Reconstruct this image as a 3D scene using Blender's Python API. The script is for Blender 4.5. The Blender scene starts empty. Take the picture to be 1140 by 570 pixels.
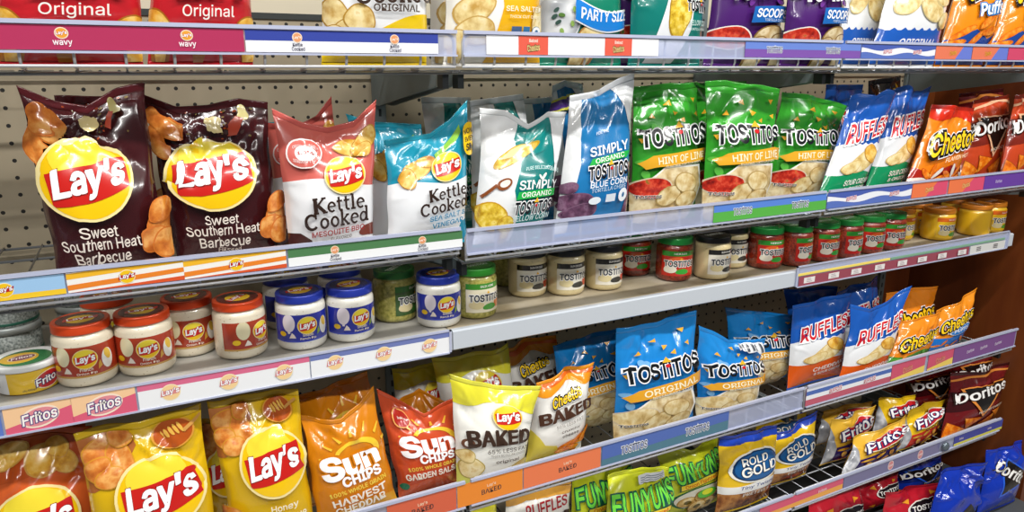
import bpy, math, random
import numpy as np
from math import sin, cos, pi, radians, tan
from mathutils import Vector

SC = bpy.context.scene
COL = SC.collection

# ------------------------------------------------------------------ camera and its rays
F_PX, PITCH, YAW, CAM_D, CAM_Z = 801.0, radians(14.5), radians(27.3), 1.13, 1.5
FW = np.array([sin(YAW) * cos(PITCH), cos(YAW) * cos(PITCH), -sin(PITCH)])
RT = np.array([cos(YAW), -sin(YAW), 0.0])
UP = np.cross(RT, FW)
EYE = np.array([0.0, -CAM_D, CAM_Z])

def ray(px, py):
    return FW * F_PX + RT * (px - 570) + UP * (285 - py)

def at_y(px, py, y):
    d = ray(px, py)
    return EYE + d * ((y - EYE[1]) / d[1])

def at_z(px, py, z):
    d = ray(px, py)
    return EYE + d * ((z - EYE[2]) / d[2])

# ------------------------------------------------------------------ materials
def lin(h):
    h = h.lstrip('#')
    r = []
    for i in (0, 2, 4):
        c = int(h[i:i + 2], 16) / 255
        r.append(c / 12.92 if c <= .04045 else ((c + .055) / 1.055) ** 2.4)
    return (*r, 1.0)

_M = {}

def principled(name, color=None, rough=.4, metal=0., coat=0., spec=.5):
    m = bpy.data.materials.new(name)
    m.use_nodes = True
    b = m.node_tree.nodes['Principled BSDF']
    if color is not None:
        b.inputs['Base Color'].default_value = color
    b.inputs['Roughness'].default_value = rough
    b.inputs['Metallic'].default_value = metal
    b.inputs['Coat Weight'].default_value = coat
    b.inputs['Coat Roughness'].default_value = .09
    b.inputs['Specular IOR Level'].default_value = spec
    return m, b

def ramp_noise(m, b, stops, scale=60, detail=4, coord='Object', kind='noise', stretch=None):
    nt = m.node_tree
    tc = nt.nodes.new('ShaderNodeTexCoord')
    src = tc.outputs[coord]
    if stretch:
        mp = nt.nodes.new('ShaderNodeMapping')
        mp.inputs['Scale'].default_value = stretch
        nt.links.new(src, mp.inputs['Vector'])
        src = mp.outputs['Vector']
    if kind == 'voronoi':
        n = nt.nodes.new('ShaderNodeTexVoronoi')
        n.inputs['Scale'].default_value = scale
        out = n.outputs['Distance']
    else:
        n = nt.nodes.new('ShaderNodeTexNoise')
        n.inputs['Scale'].default_value = scale
        n.inputs['Detail'].default_value = detail
        out = n.outputs['Fac']
    nt.links.new(src, n.inputs['Vector'])
    r = nt.nodes.new('ShaderNodeValToRGB')
    e = r.color_ramp.elements
    while len(e) < len(stops):
        e.new(.5)
    for el, (p, c) in zip(e, stops):
        el.position = p
        el.color = lin(c)
    nt.links.new(out, r.inputs['Fac'])
    nt.links.new(r.outputs['Color'], b.inputs['Base Color'])
    return r

TEX = {
    'chip':   ([(.3, '#b5701c'), (.48, '#e8b040'), (.62, '#f6d277'), (.75, '#d8932c')], 45, 5),
    'chipred': ([(.3, '#b0541c'), (.48, '#da8234'), (.62, '#f0b060'), (.75, '#cc6c26')], 45, 5),
    'chippale': ([(.3, '#c49a4c'), (.48, '#ead393'), (.62, '#f5e6b8'), (.75, '#d9b669')], 45, 5),
    'tort':   ([(.3, '#b08a4a'), (.45, '#dcc083'), (.58, '#efdfb0'), (.75, '#cfae6d')], 40, 6),
    'torts':  ([(.3, '#8a6a38'), (.42, '#cdb07a'), (.55, '#ecdcb2'), (.72, '#b99a62')], 28, 3),
    'bluecorn': ([(.3, '#3c2238'), (.5, '#6d4560'), (.62, '#8b6680'), (.75, '#51304a')], 60, 6),
    'salsa':  ([(.3, '#7c1410'), (.48, '#c02c1c'), (.6, '#e0563a'), (.72, '#4f7a24')], 60, 3),
    'pretzel': ([(.3, '#3a1e0c'), (.45, '#8a4c1e'), (.6, '#c98b46'), (.75, '#5a2f12')], 35, 4),
    'ring':   ([(.3, '#c08a30'), (.5, '#ecc878'), (.65, '#f8e4b0'), (.75, '#d8a850')], 45, 4),
    'fried':  ([(.3, '#a86a10'), (.5, '#d99a24'), (.65, '#f0c050'), (.75, '#b87818')], 60, 5),
    'puff':   ([(.3, '#c85208'), (.5, '#f08018'), (.65, '#ffaa3c'), (.75, '#d86410')], 60, 5),
    'corn':   ([(.3, '#b98e14'), (.5, '#e6c43c'), (.65, '#f6e07a'), (.75, '#d2a822')], 80, 2),
    'bowl':   ([(.3, '#8c9096'), (.5, '#c4c8cc'), (.65, '#e8eaec'), (.75, '#a8acb2')], 18, 1),
    'silver': ([(.3, '#6a6c72'), (.5, '#a8aab0'), (.65, '#dcdde0'), (.75, '#888a90')], 30, 2),
    'kraft':  ([(.3, '#8a4a20'), (.5, '#b86c34'), (.65, '#c98248'), (.75, '#a05a2a')], 12, 3),
}

def mat(key):
    """'#rrggbb' is a glossy printed film colour; a word is one of the mottled food prints of TEX"""
    if key in _M:
        return _M[key]
    if key.startswith('#'):
        m, b = principled('film_' + key[1:], lin(key), .20, 0, .6)
    elif key in TEX:
        st, sc, de = TEX[key]
        m, b = principled('print_' + key, None, .22, 0, .6)
        ramp_noise(m, b, st, sc, de)
    _M[key] = m
    return m

def plain(name, hexcol, rough=.5, metal=0., coat=0., spec=.5):
    k = 'plain_' + name
    if k not in _M:
        _M[k] = principled(name, lin(hexcol), rough, metal, coat, spec)[0]
    return _M[k]

# ------------------------------------------------------------------ object helpers
def link(name, me, parent=None, loc=(0, 0, 0)):
    o = bpy.data.objects.new(name, me)
    COL.objects.link(o)
    o.location = loc
    if parent is not None:
        o.parent = parent
    return o

def tag(o, label, cat, group=None):
    o['label'] = label
    o['category'] = cat
    if group:
        o['group'] = group
    return o

def structure(o):
    o['kind'] = 'structure'
    return o

def mesh_from(name, verts, faces, mats, fm=None, smooth=True, normals=None):
    me = bpy.data.meshes.new(name)
    verts = np.asarray(verts, dtype=np.float32)
    me.from_pydata(verts.tolist(), [], [list(map(int, f)) for f in faces])
    for m in mats:
        me.materials.append(m)
    if fm is not None:
        me.polygons.foreach_set('material_index', np.asarray(fm, dtype=np.int32))
    me.polygons.foreach_set('use_smooth', np.full(len(me.polygons), smooth, dtype=bool))
    me.update()
    if normals is not None:
        me.normals_split_custom_set_from_vertices(np.asarray(normals, dtype=np.float32).tolist())
    return me

class Build:
    """collects boxes, tubes, lathes and prisms, then makes ONE mesh"""
    def __init__(s):
        s.v, s.f, s.m, s.sm, s.mats = [], [], [], [], []

    def mi(s, m):
        if m not in s.mats:
            s.mats.append(m)
        return s.mats.index(m)

    def add(s, vs, fs, m, smooth=False):
        b = len(s.v)
        s.v += [tuple(map(float, p)) for p in vs]
        i = s.mi(m)
        for f in fs:
            s.f.append([b + k for k in f])
            s.m.append(i)
            s.sm.append(smooth)

    def box(s, x0, x1, y0, y1, z0, z1, m, bev=0.):
        if bev > 0:
            c = []
            prof = [(y0 + bev, z0), (y1 - bev, z0), (y1, z0 + bev), (y1, z1 - bev), (y1 - bev, z1), (y0 + bev, z1), (y0, z1 - bev), (y0, z0 + bev)]
            return s.prism(prof, x0, x1, m)
        vs = [(x, y, z) for x in (x0, x1) for y in (y0, y1) for z in (z0, z1)]
        s.add(vs, [(0, 1, 3, 2), (4, 6, 7, 5), (0, 4, 5, 1), (2, 3, 7, 6), (0, 2, 6, 4), (1, 5, 7, 3)], m)

    def prism(s, prof, x0, x1, m):
        """a (y,z) outline drawn out along x"""
        n = len(prof)
        vs = [(x0, y, z) for y, z in prof] + [(x1, y, z) for y, z in prof]
        fs = [(i, (i + 1) % n, n + (i + 1) % n, n + i) for i in range(n)]
        fs += [tuple(range(n - 1, -1, -1)), tuple(range(n, 2 * n))]
        s.add(vs, fs, m)

    def tube(s, pts, r, m, n=6):
        pts = [Vector(p) for p in pts]
        vs, fs = [], []
        up = None
        for i, p in enumerate(pts):
            t = (pts[min(i + 1, len(pts) - 1)] - pts[max(i - 1, 0)]).normalized()
            a = t.orthogonal().normalized() if up is None else (up - t * up.dot(t)).normalized()
            up = a
            b = t.cross(a)
            for k in range(n):
                w = 2 * pi * k / n
                vs.append(p + (a * cos(w) + b * sin(w)) * r)
        for i in range(len(pts) - 1):
            for k in range(n):
                fs.append((i * n + k, i * n + (k + 1) % n, (i + 1) * n + (k + 1) % n, (i + 1) * n + k))
        fs += [tuple(range(n - 1, -1, -1)), tuple(range((len(pts) - 1) * n, len(pts) * n))]
        s.add(vs, fs, m, True)

    def lathe(s, prof, m, n=40, smooth=True):
        vs, fs = [], []
        for r, z in prof:
            for k in range(n):
                w = 2 * pi * k / n
                vs.append((r * cos(w), r * sin(w), z))
        for i in range(len(prof) - 1):
            for k in range(n):
                fs.append((i * n + k, i * n + (k + 1) % n, (i + 1) * n + (k + 1) % n, (i + 1) * n + k))
        s.add(vs, fs, m, smooth)

    def mesh(s, name):
        me = bpy.data.meshes.new(name)
        me.from_pydata(s.v, [], s.f)
        for m in s.mats:
            me.materials.append(m)
        me.polygons.foreach_set('material_index', np.array(s.m, dtype=np.int32))
        me.polygons.foreach_set('use_smooth', np.array(s.sm, dtype=bool))
        me.update()
        return me

    def obj(s, name, parent=None, loc=(0, 0, 0)):
        return link(name, s.mesh(name), parent, loc)

# ------------------------------------------------------------------ flat printed art
_TXT = {}
try:
    import os
    FONT = bpy.data.fonts.load(os.path.join(bpy.utils.system_resource('DATAFILES'), 'fonts', 'Inter.woff2'))
except Exception:
    FONT = None

def text_tris(body, off, res=2):
    """triangles of a word, cap height about .72, centred on its box"""
    k = (body, round(off, 4), res)
    if k not in _TXT:
        cu = bpy.data.curves.new('word', 'FONT')
        if FONT is not None:
            cu.font = FONT
        cu.body = body
        cu.offset = off
        cu.resolution_u = res
        cu.space_character = 1.0
        cu.align_x = 'CENTER'
        o = bpy.data.objects.new('word', cu)
        COL.objects.link(o)
        dg = bpy.context.evaluated_depsgraph_get()
        me = bpy.data.meshes.new_from_object(o.evaluated_get(dg))
        me.calc_loop_triangles()
        co = np.array([v.co[:2] for v in me.vertices])
        tr = np.array([t.vertices[:] for t in me.loop_triangles])
        T = co[tr] if len(tr) else np.zeros((0, 3, 2))
        bpy.data.objects.remove(o)
        bpy.data.curves.remove(cu)
        bpy.data.meshes.remove(me)
        _TXT[k] = T
    return _TXT[k]

def ear_clip(pts):
    from mathutils.geometry import tessellate_polygon
    t = tessellate_polygon([[Vector((p[0], p[1], 0)) for p in pts]])
    P = np.array(pts, dtype=float)
    return P[np.array(t)]

# slab-serif letters as strokes: (points, width) on a cap height of 1
def _arc(cx, cy, rx, ry, a0, a1, n=14):
    return [(cx + rx * cos(radians(a0 + (a1 - a0) * i / n)), cy + ry * sin(radians(a0 + (a1 - a0) * i / n))) for i in range(n + 1)]
W1, W2 = .20, .115
SLAB = {
    'K': (.82, [([(.16, 0), (.16, 1)], W1), ([(.02, .04), (.32, .04)], W2), ([(.02, .96), (.32, .96)], W2), ([(.2, .45), (.66, .94)], W2), ([(.54, .96), (.82, .96)], W2), ([(.3, .52), (.7, .06)], W1), ([(.56, .04), (.86, .04)], W2)]),
    'e': (.56, [(_arc(.28, .33, .22, .3, 0, 315), .12), ([(.06, .36), (.52, .36)], .08)]),
    't': (.42, [([(.18, .92), (.18, .2)] + _arc(.32, .18, .14, .14, 180, 300, 6), .13), ([(.02, .64), (.4, .64)], W2)]),
    'l': (.36, [([(.17, 0), (.17, 1)], .14), ([(.02, .04), (.33, .04)], W2), ([(.02, .97), (.17, .97)], W2)]),
    'C': (.82, [(_arc(.42, .5, .34, .46, 48, 318), .15), ([(.68, .96), (.68, .66)], W2)]),
    'o': (.6, [(_arc(.3, .33, .22, .29, 0, 360, 18), .13)]),
    'k': (.66, [([(.15, 0), (.15, 1)], .14), ([(.02, .04), (.3, .04)], W2), ([(.02, .97), (.15, .97)], W2), ([(.18, .3), (.5, .62)], W2), ([(.4, .64), (.62, .64)], W2), ([(.28, .38), (.54, .04)], .13), ([(.44, .04), (.66, .04)], W2)]),
    'd': (.66, [(_arc(.27, .33, .2, .29, 0, 360, 18), .12), ([(.5, 0), (.5, 1)], .14), ([(.36, .97), (.5, .97)], W2), ([(.5, .04), (.64, .04)], W2)]),
}

def slab_tris(word):
    out, x = [], 0.
    for ch in word:
        adv, strokes = SLAB[ch]
        for pts, w in strokes:
            P = np.array(pts, dtype=float)
            d = np.gradient(P, axis=0)
            d /= np.linalg.norm(d, axis=1)[:, None] + 1e-9
            nrm = np.stack([-d[:, 1], d[:, 0]], 1) * w * .57
            A, B = P + nrm, P - nrm
            for i in range(len(P) - 1):
                out += [[A[i], B[i], B[i + 1]], [A[i], B[i + 1], A[i + 1]]]
        x0 = x
        x += adv + .05
        n = len(out)
        for k in range(len(out) - 1, -1, -1):
            if isinstance(out[k], tuple):
                break
            out[k] = (np.array(out[k]) + [x0, 0],)
    T = np.array([t[0] for t in out])
    T[:, :, 0] -= x / 2
    T[:, :, 1] -= .5
    return T * .72

class Art:
    """flat print: x across in widths (-.5 .. .5), y up in widths (0 .. aspect); each call lies one layer above the last"""
    def __init__(s, aspect=1.4, base='#ffffff', top=None, bottom=None):
        s.a, s.base = aspect, base
        s.topc, s.botc = top or base, bottom or base
        s.T, s.L, s.mk, s.G = [], [], [], []
        s.n = 0
        s.grp = 0
        s.baked = None

    def tris(s, T, m):
        T = np.asarray(T, dtype=float)
        if not len(T):
            return
        s.n += 1
        s.T.append(T)
        s.L.append(np.full(len(T), float(s.n)))
        s.mk += [m] * len(T)
        s.G.append(np.full(len(T), s.grp))

    def poly(s, pts, m):
        s.tris(ear_clip(pts), m)

    def zone(s, lo, hi, m, n=24, x0=-.5, x1=.5):
        xs = np.linspace(x0, x1, n + 1)
        f = lambda g, x: g(x) if callable(g) else g
        T = []
        for a, b in zip(xs[:-1], xs[1:]):
            p = [(a, f(lo, a)), (b, f(lo, b)), (b, f(hi, b)), (a, f(hi, a))]
            T += [[p[0], p[1], p[2]], [p[0], p[2], p[3]]]
        s.tris(T, m)

    def blob(s, x, y, rx, ry, m, rot=0, wob=0., seed=0, n=26, rim=None):
        rnd = random.Random(seed * 7 + 3)
        ph = [rnd.uniform(0, 6.28) for _ in range(4)]
        def ring(k):
            pts = []
            for i in range(n):
                t = 2 * pi * i / n
                r = k * (1 + wob * (sin(2 * t + ph[0]) + .6 * sin(3 * t + ph[1]) + .3 * sin(5 * t + ph[2])))
                a, b = rx * r * cos(t), ry * r * sin(t)
                pts.append((x + a * cos(rot) - b * sin(rot), y + a * sin(rot) + b * cos(rot)))
            return pts
        if rim:
            R = ring(1.1)
            s.tris([[(x, y), R[i], R[(i + 1) % n]] for i in range(n)], rim)
        R = ring(1.)
        s.tris([[(x, y), R[i], R[(i + 1) % n]] for i in range(n)], m)

    def tri(s, x, y, r, m, rot=0):
        s.tris([[(x + r * cos(rot + k * 2.094), y + r * sin(rot + k * 2.094)) for k in range(3)]], m)

    def place(s, T, x, y, w, h, rot, shear, bend, rise, fit):
        lo, hi = fit
        sx = w / (hi[0] - lo[0])
        sy = sx if h is None else h / (hi[1] - lo[1])
        c = (lo + hi) / 2
        X = (T[..., 0] - c[0]) * sx
        Y = (T[..., 1] - c[1]) * sy
        if rise:
            Y = Y * (1 + rise * X / w)
        X = X + shear * Y
        Y = Y + bend * (X / w) ** 2 * w
        return np.stack([x + X * cos(rot) - Y * sin(rot), y + X * sin(rot) + Y * cos(rot)], -1)

    def text(s, body, x, y, w, m, h=None, bold=.012, outline=(), rot=0, shear=0, bend=0, rise=0, fat=0.):
        bold *= .55
        outline = [(o * .72, c) for o, c in outline]
        res = 1 if w > .1 and w / max(1, len(body)) < .06 else 2
        M = text_tris(body, bold, res)
        if not len(M):
            return
        fit = (M.reshape(-1, 2).min(0), M.reshape(-1, 2).max(0))
        for off, c in outline:
            s.tris(s.place(text_tris(body, off, res), x, y, w, h, rot, shear, bend, rise, fit), c)
        P = s.place(M, x, y, w, h, rot, shear, bend, rise, fit)
        if fat:
            f = fat * w
            for k, d in enumerate(((1, .5), (-1, -.5), (-.3, .9))):
                s.tris(P + np.array(d) * f, m)
                s.n -= .85
        s.tris(P, m)

    def slab(s, body, x, y, w, m, h=None, rot=0, shear=0, bend=0):
        M = slab_tris(body)
        fit = (M.reshape(-1, 2).min(0), M.reshape(-1, 2).max(0))
        s.tris(s.place(M, x, y, w, h, rot, shear, bend, 0, fit), m)

    def arrays(s):
        return np.concatenate(s.T), np.concatenate(s.L), list(s.mk), np.concatenate(s.G)

def cut_axis(T, idx, ax, cs):
    """splits triangles at the lines axis=c; idx keeps track of the source triangle"""
    for c in cs:
        d = T[:, :, ax] - c
        x = (d.max(1) > 1e-7) & (d.min(1) < -1e-7)
        if not x.any():
            continue
        S, ds, si = T[x], d[x], idx[x]
        pos = ds > 0
        k = pos.sum(1)
        lone = np.where(k == 1, pos.argmax(1), (~pos).argmax(1))
        r = np.arange(len(S))
        A, B, C = S[r, lone], S[r, (lone + 1) % 3], S[r, (lone + 2) % 3]
        dA, dB, dC = ds[r, lone], ds[r, (lone + 1) % 3], ds[r, (lone + 2) % 3]
        P = A + (B - A) * (dA / (dA - dB + 1e-15))[:, None]
        Q = A + (C - A) * (dA / (dA - dC + 1e-15))[:, None]
        new = np.concatenate([np.stack([A, P, Q], 1), np.stack([P, B, C], 1), np.stack([P, C, Q], 1)])
        T = np.concatenate([T[~x], new])
        idx = np.concatenate([idx[~x], si, si, si])
        ar = np.abs((T[:, 1, 0] - T[:, 0, 0]) * (T[:, 2, 1] - T[:, 0, 1]) - (T[:, 2, 0] - T[:, 0, 0]) * (T[:, 1, 1] - T[:, 0, 1]))
        ok = ar > 1e-10
        T, idx = T[ok], idx[ok]
    return T, idx

def bake(art, us, vs, foot=0.):
    """art cut along the film's grid lines, as shared verts (u,v,layer), triangles, material keys, groups"""
    if art.baked is None:
        T, L, mk, G = art.arrays()
        T = T.copy()
        T[:, :, 0] *= 2
        yy = T[:, :, 1] / art.a
        T[:, :, 1] = np.where(yy <= .001, yy, foot + (1 - foot) * yy) if foot else yy
        idx = np.arange(len(T))
        T, idx = cut_axis(T, idx, 0, us)
        T, idx = cut_axis(T, idx, 1, vs)
        cen = T.mean(1)
        ok = (np.abs(cen[:, 0]) < us[-1]) & (cen[:, 1] > vs[0]) & (cen[:, 1] < vs[-1])
        T, idx = T[ok], idx[ok]
        a2 = (T[:, 1, 0] - T[:, 0, 0]) * (T[:, 2, 1] - T[:, 0, 1]) - (T[:, 2, 0] - T[:, 0, 0]) * (T[:, 1, 1] - T[:, 0, 1])
        T[a2 < 0] = T[a2 < 0][:, ::-1]
        lay = np.repeat(L[idx], 3)
        P = np.concatenate([np.round(T.reshape(-1, 2), 6), lay[:, None]], 1)
        U, inv = np.unique(P, axis=0, return_inverse=True)
        tr = inv.reshape(-1, 3)
        ok = (tr[:, 0] != tr[:, 1]) & (tr[:, 1] != tr[:, 2]) & (tr[:, 0] != tr[:, 2])
        tr, idx = tr[ok], idx[ok]
        art.baked = (U, tr, [mk[i] for i in idx], G[idx])
    return art.baked

# ------------------------------------------------------------------ film bags
NU, NV = 38, 52
US = np.linspace(-1, 1, NU + 1)
SB, ST = .028, .045
VS = np.concatenate([np.linspace(0, SB, 5)[:-1], np.linspace(SB, 1 - ST, NV + 1), np.linspace(1 - ST, 1, 6)[1:]])
I0, I1 = 4, 4 + NV
VMAIN = VS[I0:I1 + 1]

def sstep(a, b, x):
    t = np.clip((x - a) / (b - a), 0, 1)
    return t * t * (3 - 2 * t)

def film(corners, y0, z0, lean, seed, thick=(.034, .02), ears=(0, 0, 0, 0, 0), flop=0., wave=.008, crumple=1., shift=0.):
    """front and back grids of one filled bag; corners are (X, height up the leaning plane) of TL, TR, BL, BR"""
    rs = np.random.RandomState(seed)
    u, v = np.meshgrid(US, VS, indexing='ij')
    TL, TR, BL, BR = [np.array(c, dtype=float) for c in corners]
    a = (u + 1) / 2
    q = (BL[None, None] * ((1 - a) * (1 - v))[..., None] + BR * (a * (1 - v))[..., None] + TL * ((1 - a) * v)[..., None] + TR * (a * v)[..., None])
    W = .5 * (abs(TR[0] - TL[0]) + abs(BR[0] - BL[0]))
    H = .5 * (TL[1] + TR[1] - BL[1] - BR[1])
    X, S = q[..., 0], q[..., 1]
    cx = .5 * ((BL[0] + BR[0]) * (1 - v) + (TL[0] + TR[0]) * v)
    end = np.abs(2 * v - 1) ** 4
    X = cx + (X - cx) * (.945 + .035 * end)
    # ragged side seams
    for k in range(4):
        X = X + rs.uniform(-.006, .006) * W * np.sin(v * rs.uniform(4, 22) + rs.uniform(0, 6)) * np.abs(u) ** 3 * np.sign(u)
    topw = sstep(.66, 1.0, v)
    e = np.interp(u, [-1, -.5, 0, .5, 1], ears)
    S = S + e * topw
    t = np.clip((v - SB) / (1 - ST - SB), 0, 1)
    fv = np.sin(pi * t ** .92) ** .8 * (1.2 - .42 * t)
    uu = np.clip(u - shift * (1 - u * u), -1, 1)
    prof = np.clip(1 - np.abs(uu) ** 2.6, 0, 1) ** .62 * fv
    ph = rs.uniform(0, 6.28, 4)
    off = wave * (np.sin(u * rs.uniform(2.2, 4.2) + ph[0]) + .5 * np.sin(u * 7 + ph[1])) * sstep(.7, 1, v)
    off = off + .35 * wave * np.sin(u * 3 + ph[2]) * sstep(.25, 0, v)
    off = off - flop * sstep(.72, 1, v) ** 1.6
    # wrinkles: creases that run in from the seals and sides, plus soft dents
    wr = np.zeros_like(u)
    px, py = u * W / 2, v * H
    def crease(x0, y0_, ang, ln, amp, wd):
        dx, dy = cos(ang), sin(ang)
        rx, ry = px - x0, py - y0_
        al = rx * dx + ry * dy
        d = np.abs(-rx * dy + ry * dx + .004 * np.sin(al * 60 + x0 * 90))
        fade = np.clip(al / ln, 0, 1)
        g = np.where((al > -.004) & (al < ln), (1 - fade) ** .8, 0)
        return amp * g * np.exp(-(d / wd) ** 1.4)
    for k in range(20):
        x0 = rs.uniform(-.5, .5) * W
        topc = rs.rand() < .68
        yy = H * (1 - ST) if topc else H * SB
        ang = (-pi / 2 if topc else pi / 2) + rs.uniform(-.95, .95)
        wr += crease(x0, yy, ang, rs.uniform(.2, .5) * H, rs.choice([-1, 1]) * rs.uniform(.003, .0085) * crumple, rs.uniform(.0035, .010))
    for k in range(int(16 * max(0, crumple - 1))):       # crinkles of a stiffly crumpled upper half
        x0, yy = rs.uniform(-.5, .5) * W, rs.uniform(.72, 1.) * H
        wr += crease(x0, yy, rs.uniform(-2.9, -.25), rs.uniform(.08, .24) * H, rs.choice([-1, 1]) * rs.uniform(.003, .006), rs.uniform(.003, .007))
    for k in range(9):
        sd = rs.choice([-1, 1])
        yy = rs.uniform(.12, .88) * H
        ang = (pi if sd > 0 else 0) + rs.uniform(-.8, .8)
        wr += crease(sd * W * .49, yy, ang, rs.uniform(.15, .45) * W, rs.choice([-1, 1]) * rs.uniform(.002, .006) * crumple, rs.uniform(.003, .008))
    for k in range(7):
        x0, y_ = rs.uniform(-.4, .4) * W, rs.uniform(.55, .95) * H
        wr += rs.uniform(-.009, .006) * crumple * np.exp(-(((px - x0) / (.16 * W)) ** 2 + ((py - y_) / (.1 * H)) ** 2))
    for k in range(5):
        kx, ky = rs.uniform(-60, 60), rs.uniform(-50, 50)
        wr += .0009 * crumple * np.sin(px * kx + py * ky + rs.uniform(0, 6))
    wr = wr * (1 - .6 * np.exp(-((u / .65) ** 2 + ((v - .52) / .2) ** 2)))
    m_edge = np.clip(prof * 2.2, 0, 1) * (.12 + .88 * sstep(.2, .62, v))
    wr = wr * m_edge
    crimp = .0006 * np.cos(np.arange(len(VS)) * pi)[None, :] * ((v < SB - 1e-6) | (v > 1 - ST + 1e-6))
    fr = thick[0] * prof + wr * .9 + off + crimp + .0005
    bk = -thick[1] * prof + off + crimp - .0005
    bk = np.minimum(bk, fr - .0008)
    up = np.array([0, sin(lean), cos(lean)])
    nn = np.array([0, -cos(lean), sin(lean)])
    base = np.stack([X, np.full_like(X, y0), np.full_like(X, z0)], -1) + S[..., None] * up
    return base + fr[..., None] * nn, base + bk[..., None] * nn

def grid_normals(P):
    n = np.cross(np.gradient(P, axis=0), np.gradient(P, axis=1))
    return n / (np.linalg.norm(n, axis=-1, keepdims=True) + 1e-12)

def shell(name, Fg, Bg, j0, j1, m, parent, org):
    """closed skin between grid rows j0..j1 of the front and back"""
    nu, nv = NU + 1, j1 - j0 + 1
    A = Fg[:, j0:j1 + 1].reshape(-1, 3) - org
    B = Bg[:, j0:j1 + 1].reshape(-1, 3) - org
    id_ = np.arange(nu * nv).reshape(nu, nv)
    a, b, c, d = id_[:-1, :-1], id_[1:, :-1], id_[1:, 1:], id_[:-1, 1:]
    q = np.stack([a, b, c, d], -1).reshape(-1, 4)
    k = nu * nv
    faces = [tuple(x) for x in q] + [tuple(x[::-1] + k) for x in q]
    for j in (0, nv - 1):
        for i in range(nu - 1):
            x, y = id_[i, j], id_[i + 1, j]
            faces.append((x + k, y + k, y, x) if j == 0 else (x, y, y + k, x + k))
    for i in (0, nu - 1):
        for j in range(nv - 1):
            x, y = id_[i, j], id_[i, j + 1]
            faces.append((x, y, y + k, x + k) if i == 0 else (x + k, y + k, y, x))
    return link(name, mesh_from(name, np.concatenate([A, B]), faces, [m]), parent)

def drape(name, art, grp, Fg, N, org, parent, us=US, vsm=VMAIN, step=.00042, join=None):
    U, tr, mk, G = bake(art, us, vsm, .11)
    sel = G == grp
    if not sel.any():
        return None
    tr = tr[sel]
    keys = [k for k, s_ in zip(mk, sel) if s_]
    used, inv = np.unique(tr, return_inverse=True)
    tr = inv.reshape(-1, 3)
    U = U[used]
    fu = np.interp(U[:, 0], US, np.arange(NU + 1))
    fv = np.interp(U[:, 1], VS, np.arange(len(VS)))
    i = np.clip(fu.astype(int), 0, NU - 1)
    j = np.clip(fv.astype(int), 0, len(VS) - 2)
    a, b = (fu - i)[:, None], (fv - j)[:, None]
    def bil(G_):
        A, B, C, D_ = G_[i, j], G_[i + 1, j], G_[i + 1, j + 1], G_[i, j + 1]
        return np.where(a >= b, A + a * (B - A) + b * (C - B), A + b * (D_ - A) + a * (C - D_))
    n = bil(N)
    n /= np.linalg.norm(n, axis=1, keepdims=True)
    P = bil(Fg) + n * (.0004 + step * U[:, 2:3]) - org
    uk = sorted(set(keys))
    mats = [mat(k) for k in uk]
    fm = [uk.index(k) for k in keys]
    return P, n, tr, mats, fm

def joined(name, parts, parent, loc):
    """one mesh from a skin (verts, faces, material) and its print"""
    pass

DESIGN = {}

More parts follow.
